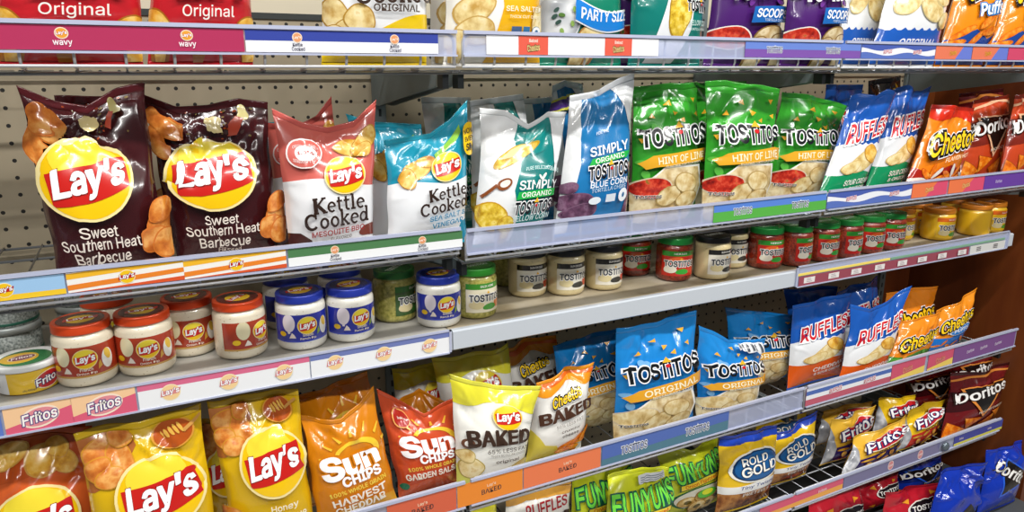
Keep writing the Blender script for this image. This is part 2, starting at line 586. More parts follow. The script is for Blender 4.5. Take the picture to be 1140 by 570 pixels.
def bag(design, TL, TR, BL, BR, y, zs, label, group, lean=.10, seed=None, name='chip_bag', cat='bag of chips', **kw):
    art = DESIGN[design]
    bag.count += 1
    seed = seed if seed is not None else bag.count * 13 + 5
    # corner pixels -> points on the leaning front plane through (y, zs)
    def on(p):
        d = ray(*p)
        nn = np.array([0, -cos(lean), sin(lean)])
        t = ((np.array([0, y, zs]) - EYE) @ nn) / (d @ nn)
        P = EYE + d * t
        return np.array([P[0], (P[2] - zs) / cos(lean)])
    tl, tr, bl, br = on(TL), on(TR), on(BL), on(BR)
    lo = kw.pop('lift', .003)
    def foot(t, b):
        k = (lo - t[1]) / (b[1] - t[1])
        return t + (b - t) * k
    keep = kw.pop('keep', False)
    if not keep:
        bl, br = foot(tl, bl), foot(tr, br)
    else:
        dz = min(bl[1], br[1]) - lo
        bl, br = bl - [0, dz], br - [0, dz]
    Fg, Bg = film((tl, tr, bl, br), y, zs, lean, seed, **kw)
    org = np.array([(bl[0] + br[0]) / 2, y, zs])
    N = grid_normals(Fg)
    body = mat(art.base)
    # skin + background print in one mesh
    nu, nv = NU + 1, I1 - I0 + 1
    A = Fg[:, I0:I1 + 1].reshape(-1, 3) - org
    B = Bg[:, I0:I1 + 1].reshape(-1, 3) - org
    NA = N[:, I0:I1 + 1].reshape(-1, 3)
    NB = -grid_normals(Bg)[:, I0:I1 + 1].reshape(-1, 3)
    id_ = np.arange(nu * nv).reshape(nu, nv)
    q = np.stack([id_[:-1, :-1], id_[1:, :-1], id_[1:, 1:], id_[:-1, 1:]], -1).reshape(-1, 4)
    k = nu * nv
    t3 = np.concatenate([q[:, [0, 1, 2]], q[:, [0, 2, 3]]])
    faces = t3.tolist() + (t3[:, ::-1] + k).tolist()
    fm = [0] * len(faces)
    for j in (0, nv - 1):
        for i in range(nu - 1):
            x, w = id_[i, j], id_[i + 1, j]
            faces.append((x + k, w + k, w, x) if j == 0 else (x, w, w + k, x + k))
    for i in (0, nu - 1):
        for j in range(nv - 1):
            x, w = id_[i, j], id_[i, j + 1]
            faces.append((x, w, w + k, x + k) if i else (x + k, w + k, w, x))
    fm += [0] * (len(faces) - len(fm))
    verts, norms, mats = [A, B], [NA, NB], [body]
    d = drape('print', art, 0, Fg, N, org, None)
    if d:
        P, n, t, ms, f2 = d
        faces += (t + 2 * k).tolist()
        fm += [x + 1 for x in f2]
        verts.append(P)
        norms.append(n)
        mats += ms
    root = link(name, mesh_from(name, np.concatenate(verts), faces, mats, fm, True, np.concatenate(norms)), None, org)
    tag(root, label, cat, group)
    shell('top_seal', Fg, Bg, I1, len(VS) - 1, mat(art.topc), root, org)
    shell('bottom_seal', Fg, Bg, 0, I0, mat(art.botc), root, org)
    for g, nm in ((1, 'brand_logo'), (2, 'product_picture')):
        d = drape(nm, art, g, Fg, N, org, None)
        if d:
            P, n, t, ms, f2 = d
            link(nm, mesh_from(nm, P, t, ms, f2, True, n), root)
    return root
bag.count = 0

# ------------------------------------------------------------------ printed emblems
def sun_emblem(a, x, y, w, rot=0.06):
    """yellow disc with a red ribbon and the white script word"""
    r = w / 2
    a.blob(x, y, r * 1.07, r * 1.0, '#f6e3a0', n=36)
    a.blob(x, y, r * 1.0, r * .93, '#f2c40c', n=36)
    a.blob(x - .02 * w, y + .22 * w, r * .72, r * .48, '#f3dc3a', n=30)
    pts = []
    n = 16
    for i in range(n + 1):
        t = -1 + 2 * i / n
        pts.append((x + t * r * (.93 + .03 * t), y + r * (.34 + .16 * t + .06 * t * t)))
    for i in range(n + 1):
        t = 1 - 2 * i / n
        pts.append((x + t * r * (.93 + .03 * t), y + r * (-.40 + .14 * t - .14 * (1 - t * t))))
    lim = lambda p: min(1., .985 / (math.hypot((p[0] - x) / r, (p[1] - y) / (r * .93)) + 1e-9))
    pts = [(x + (p[0] - x) * lim(p), y + (p[1] - y) * lim(p)) for p in pts]
    a.poly(pts, '#c8211b')
    a.text("Lay's", x + .01 * w, y - .02 * w, w * .80, '#ffffff', h=w * .42, bold=.03, fat=.012, outline=[(.06, '#8e1512')], rot=rot + .06, shear=.16)

def corn_emblem(a, x, y, w, rot=0, bend=0.06):
    a.text('TOSTiTOS', x, y, w, '#14181c', h=w * .30, bold=.05, outline=[(.10, '#ffffff')], rot=rot, bend=bend, rise=0)
    a.tri(x + .02 * w, y + .15 * w, .075 * w, '#f0b92c', rot=-.5)
    a.blob(x + .035 * w, y + .045 * w, .034 * w, .034 * w, '#d2232a', n=14)

def cat_emblem(a, x, y, w, rot=.22, fill='#ffd21e'):
    a.text('Cheetos', x, y, w, fill, h=w * .38, bold=.03, outline=[(.15, '#ffffff'), (.115, '#17120e')], rot=rot, shear=.18, bend=-.06, rise=-.25)

def ridge_emblem(a, x, y, w, rot=.16):
    a.text('RUFFLES', x, y, w, '#cf1f2b', h=w * .34, bold=.03, outline=[(.085, '#ffffff')], rot=rot, shear=.22, rise=-.18)

def triangle_emblem(a, x, y, w, edge='#f07a1a', rot=0.0):
    a.tri(x, y - .02 * w, .52 * w, edge, rot=-pi / 2 + rot)
    a.tri(x, y - .01 * w, .45 * w, '#17110f', rot=-pi / 2 + rot)
    a.text('Doritos', x, y + .07 * w, w, '#f4f2ee', h=w * .26, bold=.035, outline=[(.09, '#2a1a14')], rot=.12 + rot)

def oval_emblem(a, x, y, w, rot=.3):
    a.blob(x, y, w * .50, w * .27, '#c51f26', rot=rot, n=32, rim='#f5e9c8')
    a.text('Fritos', x, y, w * .98, '#ffffff', h=w * .36, bold=.03, outline=[(.10, '#28205c')], rot=rot, shear=.2)

def chips(a, lst, m='chip', rim='#a8661c', seed=1):
    for k, (x, y, rx, ry, rot) in enumerate(lst):
        a.blob(x, y, rx, ry, m, rot, .07, seed + k, rim=rim)

def zig(base, amp, n, ph=0):
    return lambda x: base + amp * (2 * abs(((x * n + ph) % 1) - .5) - .5)

def wav(base, amp, k, ph=0, slope=0):
    return lambda x: base + amp * sin(k * x + ph) + slope * x

# ------------------------------------------------------------------ the kinds of bag
def D(name, aspect, base, **k):
    a = Art(aspect, base, **k)
    DESIGN[name] = a
    return a

a = D('red_wavy', 1.35, '#c4202a')
chips(a, [(-.43, .17, .13, .19, .3), (.44, .14, .12, .15, -.2), (.0, .08, .15, .07, .2)], 'chip')
a.blob(.34, .11, .05, .1, '#f2ece0', wob=.1)
a.grp = 1
sun_emblem(a, 0, .95, .5)
a.text('WAVY', .05, .56, .72, '#f6f4f2', h=.22, bold=.05, outline=[(.1, '#7a0f14')])
a.grp = 0
a.text('Original', .04, .325, .48, '#f4efe8', bold=.008)
a.text('POTATO CHIPS', -.2, .04, .4, '#f4efe8', bold=.01)

a = D('kettle_original', 1.4, '#eef0f2', bottom='#e8c51c')
a.zone(0, lambda x: .12 + .24 / (1 + math.exp(-(x - .08) * 9)), '#ecc815')
chips(a, [(-.40, .33, .10, .16, .2), (-.30, .18, .10, .11, 0), (-.2, .29, .13, .13, .5), (-.42, .13, .09, .1, .4)], 'chippale', '#b58a32')
a.grp = 1
sun_emblem(a, .1, 1.02, .36)
a.slab('Kettle', .12, .72, .62, '#3a2a22', rot=.05)
a.slab('Cooked', .12, .54, .74, '#3a2a22', rot=.05)
a.grp = 0
a.text('ORIGINAL', .13, .40, .44, '#4a3a30', bold=.03)

a = D('sea_salted', 1.4, '#f3f1ea')
a.poly([(-.12, .0), (.5, .0), (.5, 1.4), (.1, 1.4), (-.02, .9), (.02, .45)], '#eeb41a')
chips(a, [(-.27, .42, .2, .13, .7), (-.24, .2, .17, .14, .2), (-.42, .1, .12, .1, .1), (.43, .3, .09, .18, 0)], 'chippale', '#c9a45a')
a.grp = 1
a.text('SIMPLY', .2, .8, .5, '#ffffff', bold=.05)
a.grp = 0
a.text('SEA SALTED', .24, .43, .42, '#fbf3d8', h=.055, bold=.02)
a.text('THICK CUT CHIPS', .25, .35, .36, '#fbf3d8', bold=.01)
a.poly([(.1, .16), (.21, .16), (.21, .25), (.1, .25)], '#3c5a86')
a.poly([(.225, .16), (.3, .16), (.3, .25), (.225, .25)], '#2f6e9e')
a.blob(.38, .2, .05, .05, '#f2f4f4', n=18, rim='#3a6f92')
a.blob(.38, .2, .02, .02, '#2b6a9a', n=10)

a = D('green_party', 1.4, '#128064')
a.blob(-.33, .36, .2, .29, 'bowl', n=36, rim='#e4e6e8')
for k in range(9):
    a.blob(-.33 + .11 * cos(k * 2.4) * (k % 3) * .6, .38 + .14 * sin(k * 2.4) * (k % 3) * .6, .032, .02, ['#567a3a', '#39524a', '#8fb05a'][k % 3], rot=k)
chips(a, [(.02, .13, .17, .13, .2), (-.12, .06, .12, .08, 0)], 'chippale', '#b07a3a')
a.zone(lambda x: .36 - .16 * sin((x + .28) * 3.2), lambda x: .62 - .2 * sin((x + .28) * 3.0) , '#f0f4f6', x0=-.2, x1=.5)
a.zone(lambda x: .375 - .16 * sin((x + .28) * 3.2), lambda x: .605 - .2 * sin((x + .28) * 3.0), '#1c80d6', x0=-.2, x1=.5)
a.text('PARTY SIZE', .17, .37, .62, '#ffffff', h=.12, bold=.03, bend=.22)
a.grp = 1
a.text('SOUR CREAM', .1, 1.0, .6, '#ffffff', h=.12, bold=.03)
a.text('& ONION', .12, .78, .5, '#ffffff', h=.1, bold=.03)
a.grp = 0
a.text('Flavored', .2, .66, .26, '#ffffff', bold=.012)

a = D('yellow_corn', 1.4, '#0f7a70')
a.poly([(-.34, 0), (.06, 0), (.22, .25), (.24, .7), (.3, 1.4), (.02, 1.4), (-.08, .8), (-.22, .3)], '#eceef0')
a.grp = 2
a.blob(.03, .42, .15, .25, 'corn', rot=.1, wob=.1, seed=4, rim='#b08a1e')
a.grp = 1
corn_emblem(a, .34, .52, .44)
a.grp = 0
a.text('SIMPLY', .3, .8, .36, '#ffffff', bold=.03)
a.text('YELLOW CORN', .33, .33, .34, '#d8efe8', h=.06, bold=.015)
a.text('TORTILLA CHIPS', .33, .26, .3, '#d8efe8', bold=.008)

a = D('purple_scoops', 1.4, '#4b1f6c')
for k in range(14):
    t = k * 2.399
    a.blob(.42 * cos(t) * (k % 5) / 4, .7 + .6 * sin(t) * ((k * 3) % 5) / 5, .07, .035, '#6b2f8e' if k % 2 else '#3c1658', rot=t)
a.blob(-.3, .17, .22, .13, 'salsa', wob=.06, rim='#efe6de')
chips(a, [(.2, .16, .24, .14, .3), (.38, .1, .15, .12, -.3), (.05, .08, .15, .1, .1)], 'torts', '#8a6a38')
a.grp = 1
corn_emblem(a, .05, .74, .84, rot=.05)
a.grp = 0
a.poly([(-.12, .34), (.46, .36), (.46, .54), (-.1, .52)], '#1e66b4')
a.text('SCOOPS!', .18, .45, .48, '#ffffff', h=.1, bold=.035, shear=.15)
a.text('TORTILLA CHIPS', .2, .375, .3, '#cfe2f6', bold=.01)

a = D('white_ridged', 1.4, '#eef0f0', top='#1c56ae')
a.zone(1.12, 1.4, '#1c56ae')
a.zone(0, zig(.30, .05, 8), '#1f5cb8')
chips(a, [(-.28, .62, .16, .12, .6), (.1, .55, .2, .12, -.3), (.3, .75, .18, .13, .5), (-.1, .86, .17, .12, 0), (.36, .42, .13, .09, .2)], 'chippale', '#d8c48a')
a.grp = 1
ridge_emblem(a, 0, 1.16, .9)
a.grp = 0
a.text('ORIGINAL', .0, .14, .56, '#f4f6f8', h=.1, bold=.03)

a = D('orange_puffs', 1.3, '#ee8c14')
a.poly([(-.5, 0), (.5, 0), (.5, .3), (.2, .22), (-.1, .34), (-.5, .2)], '#1c4a9c')
for k, (x, y, r) in enumerate([(-.3, .3, .5), (-.05, .22, .8), (.2, .32, .3), (.38, .2, .7), (-.42, .14, .2), (.05, .44, .6)]):
    a.blob(x, y, .16, .05, 'puff', rot=r, wob=.1, seed=k, rim='#d26a0a')
a.grp = 1
cat_emblem(a, 0, .95, .8)
a.text('Puffs', .1, .62, .5, '#f4f8fc', h=.17, bold=.05, outline=[(.12, '#1c78c2')], shear=.2, rot=.15)
a.grp = 0

a = D('brown_sweet', 1.42, '#3f1418', top='#571a20')
for k in range(26):
    t = k * 2.399
    a.blob(.36 * cos(t) * ((k * 5) % 7) / 7 + .1, 1.2 + .13 * sin(t * 1.7), .008 + .004 * (k % 3), .008, '#a0451e' if k % 2 else '#7d6c3a', n=8)
chips(a, [(-.33, 1.16, .12, .09, -.7), (-.43, 1.02, .06, .14, .1), (-.4, 1.2, .07, .1, .4)], 'chipred', '#d8782e')
a.blob(.02, 1.2, .07, .06, '#d9c88e', wob=.2, seed=3)
a.blob(.24, 1.26, .05, .05, '#c8bc78', wob=.25, seed=5)
a.poly([(.12, 1.12), (.17, 1.1), (.24, 1.22), (.19, 1.24)], '#b5452f')
chips(a, [(.46, .34, .10, .17, -.2), (.39, .2, .10, .11, .4), (.48, .15, .1, .13, .2), (.43, .44, .06, .11, -.4)], 'chipred', '#d8782e', 9)
a.grp = 1
sun_emblem(a, -.06, .72, .66)
a.grp = 0
a.text('Sweet', -.04, .315, .30, '#f0e6da', h=.085, bold=.012)
a.text('Southern Heat', -.03, .225, .60, '#f0e6da', h=.085, bold=.012)
a.text('Barbecue', -.03, .125, .44, '#f0e6da', h=.085, bold=.012)
a.text('Flavored', .0, .06, .2, '#d8c8bc', bold=.005)

a = D('kettle_red', 1.42, '#d2665c', top='#cc5e56')
a.zone(0, wav(.70, .03, 6, 2.4, -.10), '#edeef0')
a.poly([(-.5, 0), (-.5, .16), (-.38, .15), (-.26, .06), (-.2, 0)], '#4a2220')
a.blob(.44, .12, .12, .08, '#7a3a2e', wob=.15)
a.grp = 2
chips(a, [(.2, 1.08, .17, .10, -.3), (.36, 1.13, .13, .1, .5), (.32, 1.03, .12, .07, .1)], 'chip', '#c99238')
a.grp = 1
sun_emblem(a, .12, .76, .42)
a.slab('Kettle', .04, .46, .56, '#33231c', rot=.06)
a.slab('Cooked', .02, .30, .70, '#33231c', rot=.08)
a.grp = 0
a.blob(-.27, 1.02, .16, .16, '#f3e6e4', n=28)
a.blob(-.27, 1.02, .145, .145, '#d2665c', n=28)
a.blob(-.27, 1.02, .085, .085, '#f3e6e4', n=24)
a.text('100%', -.27, 1.02, .12, '#b84a46', bold=.04)
a.text('CRISPY CRUNCH', -.27, 1.10, .2, '#f3e6e4', h=.03, bold=.01, bend=-.5)
a.text('SERIOUS TASTE', -.27, .93, .2, '#f3e6e4', h=.03, bold=.01, bend=.5)
a.text('MESQUITE BBQ', .03, .165, .58, '#a02c2c', h=.06, bold=.03, rot=.07)
a.text('FLAVORED', .06, .10, .24, '#5a4a44', bold=.01, rot=.05)

a = D('kettle_blue', 1.35, '#1d97b4', top='#2aa6c0')
a.zone(0, wav(.66, .05, 5, 3.6, .0), '#eceef0')
a.poly([(.3, 0), (.5, 0), (.5, .14), (.4, .1)], '#1d86a6')
a.poly([(.02, 1.0), (.36, 1.2), (.38, 1.12), (.04, .93)], '#8cc44a')
a.grp = 2
chips(a, [(-.2, .83, .16, .11, .4), (-.08, .92, .1, .08, 0), (-.3, .74, .09, .12, .2)], 'chip', '#c48a2c')
a.grp = 1
sun_emblem(a, .16, .80, .36, .15)
a.slab('Kettle', .16, .50, .48, '#33231c', rot=.08)
a.slab('Cooked', .12, .35, .60, '#33231c', rot=.10)
a.grp = 0
a.text('SEA SALT &', .17, .225, .46, '#1c86b0', h=.06, bold=.03, rot=.07)
a.text('VINEGAR', .18, .14, .40, '#1c86b0', h=.06, bold=.03, rot=.07)
a.blob(.45, 1.02, .1, .14, '#f2c716', n=24)
a.text('NOW', .45, 1.09, .12, '#2a2a2a', bold=.02)
a.text('EVEN', .45, 1.03, .13, '#2a2a2a', bold=.02)
a.text('SM', .45, .96, .12, '#2a2a2a', bold=.03)

a = D('organic_teal', 1.4, '#0f7f7c', top='#e6e9ea')
a.poly([(-.5, 0), (-.5, 1.4), (-.1, 1.4), (-.16, 1.12), (-.06, .8), (-.12, .5), (-.02, .2), (.02, 0)], '#e9ebec')
a.poly([(.5, 1.4), (.5, .45), (.42, .75), (.34, 1.1), (.26, 1.4)], '#e9ebec')
a.poly([(-.02, 1.28), (.2, 1.28), (.24, .98), (.08, .92), (-.04, 1.05)], '#128a86')
a.grp = 2
a.blob(-.12, .94, .27, .085, 'corn', rot=.55, wob=.05, rim='#c49a1c')
a.poly([(-.32, .86), (-.2, .98), (.08, 1.14), (.12, 1.20), (.0, 1.06), (-.16, .90)], '#d8d09a')
a.blob(-.25, .58, .09, .065, '#8a4a22', rot=.5)
a.blob(-.245, .585, .06, .04, '#e8e2da', rot=.5)
a.poly([(-.33, .55), (-.46, .42), (-.48, .45), (-.34, .59)], '#8a4a22')
chips(a, [(-.34, .2, .15, .17, .5), (-.16, .1, .1, .1, 0)], 'corn', '#c99a1c')
a.grp = 1
a.text('SIMPLY', .2, .565, .56, '#f2f4f2', h=.11, bold=.028, rot=.03)
a.blob(.24, .66, .05, .018, '#e9efe6', rot=1.0)
a.blob(.19, .65, .035, .014, '#e9efe6', rot=2.2)
a.poly([(-.1, .39), (.46, .43), (.44, .52), (-.08, .48)], '#23b04a')
a.text('ORGANIC', .17, .455, .42, '#f4f8f2', h=.06, bold=.02, rot=.06)
corn_emblem(a, .16, .30, .52, rot=.05, bend=.02)
a.grp = 0
a.text('PURE DELICIOUSNESS', .2, .76, .44, '#d5ecea', h=.045, bold=.006, bend=-.2)
a.text('YELLOW CORN', .15, .185, .52, '#cfe9ea', h=.065, bold=.02, rot=.05)
a.text('TORTILLA CHIPS', .15, .11, .4, '#cfe9ea', bold=.005, rot=.05)

a = D('organic_blue', 1.6, '#1f78b4', top='#e6e9ec')
a.poly([(-.5, 0), (-.5, 1.6), (-.34, 1.6), (-.36, 1.2), (-.33, .7), (-.40, .3), (-.34, 0)], '#e9ebec')
a.poly([(.5, 1.6), (.5, .8), (.44, 1.02), (.34, 1.25), (.1, 1.6)], '#e9ebec')
a.poly([(.5, .0), (.5, .66), (.40, .66), (.42, .3), (.30, 0)], 'bluecorn')
chips(a, [(-.34, .24, .22, .1, .1), (-.26, .12, .2, .09, .2), (-.44, .42, .1, .06, .2)], 'bluecorn', '#7a5470')
a.grp = 1
a.text('FOR THE', -.06, 1.06, .2, '#e6eef4', bold=.02, rot=.1)
a.text('SIMPLY', .06, .85, .58, '#f2f4f6', h=.12, bold=.028, rot=.08)
a.poly([(-.24, .665), (.32, .72), (.38, .80), (-.2, .745)], '#27b24a')
a.text('ORGANIC', .06, .735, .44, '#f4f8f2', h=.06, bold=.02, rot=.1)
corn_emblem(a, .05, .585, .58, rot=.06, bend=.02)
a.grp = 0
a.text('BLUE CORN', .06, .445, .54, '#eef4f8', h=.075, bold=.025, rot=.04)
a.text('TORTILLA CHIPS', .06, .375, .5, '#cfe2f0', bold=.004, rot=.04)
a.blob(.28, .28, .07, .08, '#eef2f4', n=20)
a.blob(.28, .28, .02, .03, '#2a6a9a', n=10)
a.blob(-.13, .25, .08, .045, '#e6edf2', n=18)
a.poly([(.02, .22), (.16, .22), (.16, .31), (.02, .31)], '#d7dfe6')

def corn_bag(name, base, flake, pale, banner, word, sub):
    a = D(name, 1.75, base)
    rnd = random.Random(5)
    for k in range(16):
        a.blob(rnd.uniform(-.45, .45), rnd.uniform(.2, 1.2), .065, .04, pale, rot=rnd.uniform(0, 3))
    for x, y in [(-.3, 1.30), (.02, 1.33), (.34, 1.30), (-.42, .98), (-.1, 1.46), (.3, 1.5), (.42, .72), (-.40, .62), (.12, 1.22)]:
        a.tri(x, y, .045, '#f0b030', rot=x * 9)
    a.poly([(-.5, 0), (.26, 0), (.40, .3), (.34, .60), (-.18, .60), (-.38, .42), (-.5, .38)], '#f2f0e8')
    a.poly([(-.5, 0), (.24, 0), (.37, .3), (.31, .57), (-.18, .58), (-.36, .4), (-.5, .36)], 'torts')
    a.blob(-.30, .31, .21, .14, 'salsa' if word.startswith('HINT') else 'tort', rim='#d8c6a8')
    a.blob(-.1, .2, .16, .12, 'tort', rot=.5, rim='#b89a5c')
    a.blob(.12, .36, .17, .12, 'tort', rot=-.5, rim='#b89a5c')
    a.blob(.16, .14, .15, .1, 'tort', rot=.2, rim='#b89a5c')
    a.text('TOSTITOS', -.34, .2, .26, '#201a18', bold=.03, outline=[(.09, '#f2efe8')])
    a.poly([(-.40, .58), (.44, .66), (.46, .83), (-.33, .75), (-.40, .70), (-.46, .66)], banner)
    a.text(word, .05, .705, .66, '#fdf3d0', h=.10, bold=.02, rot=.09)
    a.text(sub, .06, .62, .5, '#fdf3d0', bold=.004, rot=.09)
    a.grp = 1
    corn_emblem(a, -.02, 1.0, .86, rot=.05)
    a.grp = 0
    return a
corn_bag('lime_corn', '#38a52e', '', '#5cbb45', '#e3a82a', 'HINT OF LIME', 'FLAVORED TORTILLA CHIPS')
corn_bag('blue_corn', '#1d86d2', '', '#7db8e6', '#e2a22a', 'ORIGINAL', 'RESTAURANT STYLE')

def ridged(name, low, word):
    a = D(name, 1.55, '#1a58b2', top='#1c5cb8')
    a.zone(0, zig(.78, .04, 7), '#e8eaec')
    a.zone(0, wav(.34, .03, 7, 1), low)
    a.blob(.08, .52, .3, .14, 'chippale', rot=.4, wob=.08, seed=3, rim='#d9be7c')
    a.blob(.2, .62, .2, .1, 'chip', rot=-.5, wob=.08, seed=5, rim='#c99238')
    a.blob(-.16, .43, .16, .1, 'chippale', rot=.2, wob=.1, seed=8, rim='#cfae66')
    a.grp = 1
    ridge_emblem(a, .02, .99, .84)
    a.grp = 0
    for k, w in enumerate(word):
        a.text(w, .1, .21 - .1 * k, .58 if k == 0 else .5, '#f6f2ea', h=.085 if k == 0 else .055, bold=.025, rot=.06)
    return a
ridged('ridged_green', '#10925c', ['SOUR CREAM', '& ONION'])
ridged('ridged_orange', '#dd5a12', ['CHEDDAR', '& SOUR CREAM'])

a = D('orange_hot', 1.4, '#f08212', top='#c8260e')
a.zone(wav(1.16, .05, 8, 1, -.05), 1.4, '#cf2a10')
a.zone(0, wav(.3, .06, 9, .5), '#a82010')
for k in range(10):
    t = k * 2.4
    a.blob(-.4 + .09 * k, .14 + .13 * abs(sin(t)), .12, .035, 'puff' if k % 3 else '#e9e2d6', rot=t, wob=.1, seed=k, rim='#c0480c')
a.grp = 1
cat_emblem(a, .02, .78, .9)
a.grp = 0
a.text('FLAMIN HOT', .12, .5, .5, '#fde9c0', h=.07, bold=.02, rot=.2, shear=.2)

def tri_bag(name, base, dark, edge, low='chipred', glow=None):
    a = D(name, 1.35, base, top=dark)
    a.poly([(-.5, .95), (.5, 1.05), (.5, .62), (-.5, .5)], dark)
    a.poly([(-.5, 1.2), (.1, 1.3), (.5, 1.22), (.5, 1.18), (.1, 1.25), (-.5, 1.16)], edge)
    for k, (x, y, r) in enumerate([(-.15, .22, .3), (.2, .14, 1.2), (.36, .3, .7), (-.4, .1, 2.)]):
        a.tri(x, y, .2, '#9a4a10', rot=r)
        a.tri(x, y, .185, 'puff' if low == 'chipred' else 'fried', rot=r)
    a.grp = 1
    triangle_emblem(a, 0, .80, .92, edge)
    a.grp = 0
    a.text('NACHO CHEESE', .14, .46, .5, '#f2e0c8', h=.05, bold=.015, rot=.12)
    return a
tri_bag('red_nacho', '#c4441f', '#7c2416', '#e8b48c')
tri_bag('maroon_nacho', '#6e1418', '#3c0c10', '#e08a3a')
tri_bag('blue_ranch', '#0f2f9c', '#0c1f6a', '#2a62d8')

a = D('orange_barbecue', 1.4, '#d5602a', top='#c2521f')
a.zone(wav(.98, .03, 5, 1, .0), 1.4, '#c4541f')
chips(a, [(.08, 1.12, .15, .13, .4), (.26, 1.10, .12, .1, -.4), (.2, 1.22, .11, .08, 0), (-.2, 1.2, .16, .1, .3)], 'chip', '#d9a04a')
a.grp = 1
sun_emblem(a, .02, .60, .66)
a.grp = 0
a.text('Barbecue', .02, .2, .5, '#f6e8d8', h=.09, bold=.012)

a = D('honey_yellow', 1.4, '#e3b814', top='#e2bc22')
a.poly([(-.5, 1.4), (-.12, 1.4), (-.06, 1.2), (-.2, .96), (-.44, .84), (-.5, .84)], 'kraft')
chips(a, [(-.34, 1.18, .16, .11, .5), (-.2, 1.10, .1, .15, .2), (-.38, 1.03, .11, .1, -.3), (-.3, .95, .12, .08, .1), (-.18, 1.27, .1, .08, .4)], 'chipred', '#d8962e')
a.blob(.24, 1.22, .16, .12, '#b8551a', n=28, rim='#dd9a3a')
for k in range(5):
    a.blob(.17 + .035 * k, 1.22 + .01 * k, .013, .05, '#e8b44e', rot=.5)
a.poly([(.33, 1.24), (.46, 1.33), (.47, 1.31), (.34, 1.21)], '#d29a4e')
chips(a, [(-.36, .12, .18, .12, .2), (-.42, .25, .12, .12, .4)], 'chipred', '#d8962e', 4)
a.grp = 1
sun_emblem(a, .08, .74, .68)
a.grp = 0
a.text('Honey', .12, .30, .3, '#fdf6dc', h=.085, bold=.015)
a.text('Barbecue', .14, .19, .42, '#fdf6dc', h=.085, bold=.015)

def sun_bag(name, base, hi, lines, pict):
    a = D(name, 1.42, base)
    a.zone(0, wav(.14, .05, 6, 1, .06), pict)
    a.grp = 1
    x0, y0 = .1, .86
    arc = [(x0 + .3 * cos(radians(t)), y0 + .19 * sin(radians(t))) for t in range(165, -40, -12)]
    arc2 = [(x0 - .015 + .24 * cos(radians(t)), y0 - .012 + .145 * sin(radians(t))) for t in range(-30, 170, 12)]
    a.poly(arc + arc2, '#f7cf38')
    for t in range(15, 180, 27):
        c, s = cos(radians(t)), sin(radians(t))
        n_ = (-s * .02, c * .02)
        p0, p1 = (x0 + .36 * c, y0 + .25 * s), (x0 + .48 * c, y0 + .36 * s)
        a.poly([(p0[0] - n_[0], p0[1] - n_[1]), (p1[0] - n_[0] * .5, p1[1] - n_[1] * .5), (p1[0] + n_[0] * .5, p1[1] + n_[1] * .5), (p0[0] + n_[0], p0[1] + n_[1])], hi)
    a.text('Sun', -.02, .76, .74, '#ffffff', h=.31, bold=.07, outline=[(.1, base)], rot=.12, rise=-.2)
    a.text('CHIPS', .08, .555, .50, '#ffffff', h=.14, bold=.06, rot=.10)
    a.grp = 0
    a.text('100% WHOLE GRAIN', .02, .415, .70, '#f6dc50', h=.062, bold=.02, rot=.11)
    for k, (w, s) in enumerate(lines):
        a.text(w, .02, .29 - .125 * k, s, '#fdf6e6', h=.11, bold=.04, rot=.12)
    return a
sun_bag('sun_gold', '#d98413', '#f3c53a', [('HARVEST', .66), ('CHEDDAR', .62)], '#dfa02a')
a = sun_bag('sun_red', '#d0502a', '#f6b93a', [('GARDEN SALSA', .80)], '#d8582a')
a.blob(-.3, 1.12, .1, .12, '#b02a20', n=20, rim='#f0b060')
a.text('heart', -.3, 1.12, .12, '#fbe8dc', bold=.02)
a.blob(-.40, .1, .06, .06, '#1e6a4a', n=16)

a = D('baked_white', 1.3, '#efeee6', top='#e6e24a')
a.zone(wav(1.0, .06, 7, 1.4, -.06), 1.3, '#e9e23c')
a.zone(0, lambda x: max(.02, .24 - .9 * (x + .5)), '#dfe06a', x0=-.5, x1=-.2)
chips(a, [(-.34, .2, .14, .13, .4), (-.4, .36, .09, .08, 0), (.36, .14, .16, .09, .2), (.2, .08, .12, .07, -.2)], 'chippale', '#b9a352')
a.blob(-.38, .52, .07, .055, '#6a4632', n=18)
a.blob(-.38, .52, .04, .03, '#efeee6', n=14)
a.grp = 1
sun_emblem(a, .1, .86, .34)
a.text('BAKED', .0, .60, .76, '#3c2a20', h=.18, bold=.02, fat=.012, rot=.06)
a.grp = 0
a.text('65% LESS FAT', .1, .445, .54, '#4a4038', h=.055, bold=.01, rot=.05)
a.text('THAN REGULAR CHIPS', .1, .385, .46, '#8a8278', bold=.0, rot=.05)
a.text('original', .1, .30, .32, '#3c2a20', h=.06, bold=.02, rot=.05)

a = D('baked_orange', 1.55, '#eeece6', top='#f09a1c')
a.zone(wav(1.26, .07, 9, 1.2, .04), 1.55, '#f29a1e')
a.zone(wav(1.40, .03, 7, .2, .0), 1.55, '#ea6a1a')
a.poly([(-.5, 0), (-.5, .55), (-.4, .4), (-.3, .22), (-.1, .16), (.1, .0)], '#e0cc4a')
for k, (x, y, r) in enumerate([(.1, .14, .3), (.26, .2, .9), (.4, .14, .2), (.2, .06, -.2), (.36, .28, 1.1), (.02, .06, .1)]):
    a.blob(x, y, .14, .045, 'puff', rot=r, wob=.1, seed=k, rim='#d2740c')
a.grp = 1
cat_emblem(a, .0, 1.08, .52)
a.text('BAKED', .02, .80, .88, '#4a2e20', h=.21, bold=.02, fat=.012, rot=.12)
a.grp = 0
a.text('50% LESS FAT', .04, .60, .46, '#7a7068', h=.06, bold=.004, rot=.12)
a.text('crunchy', .06, .48, .32, '#4a3228', h=.06, bold=.02, rot=.12)
a.text('cheese', .06, .40, .28, '#4a3228', h=.06, bold=.02, rot=.12)

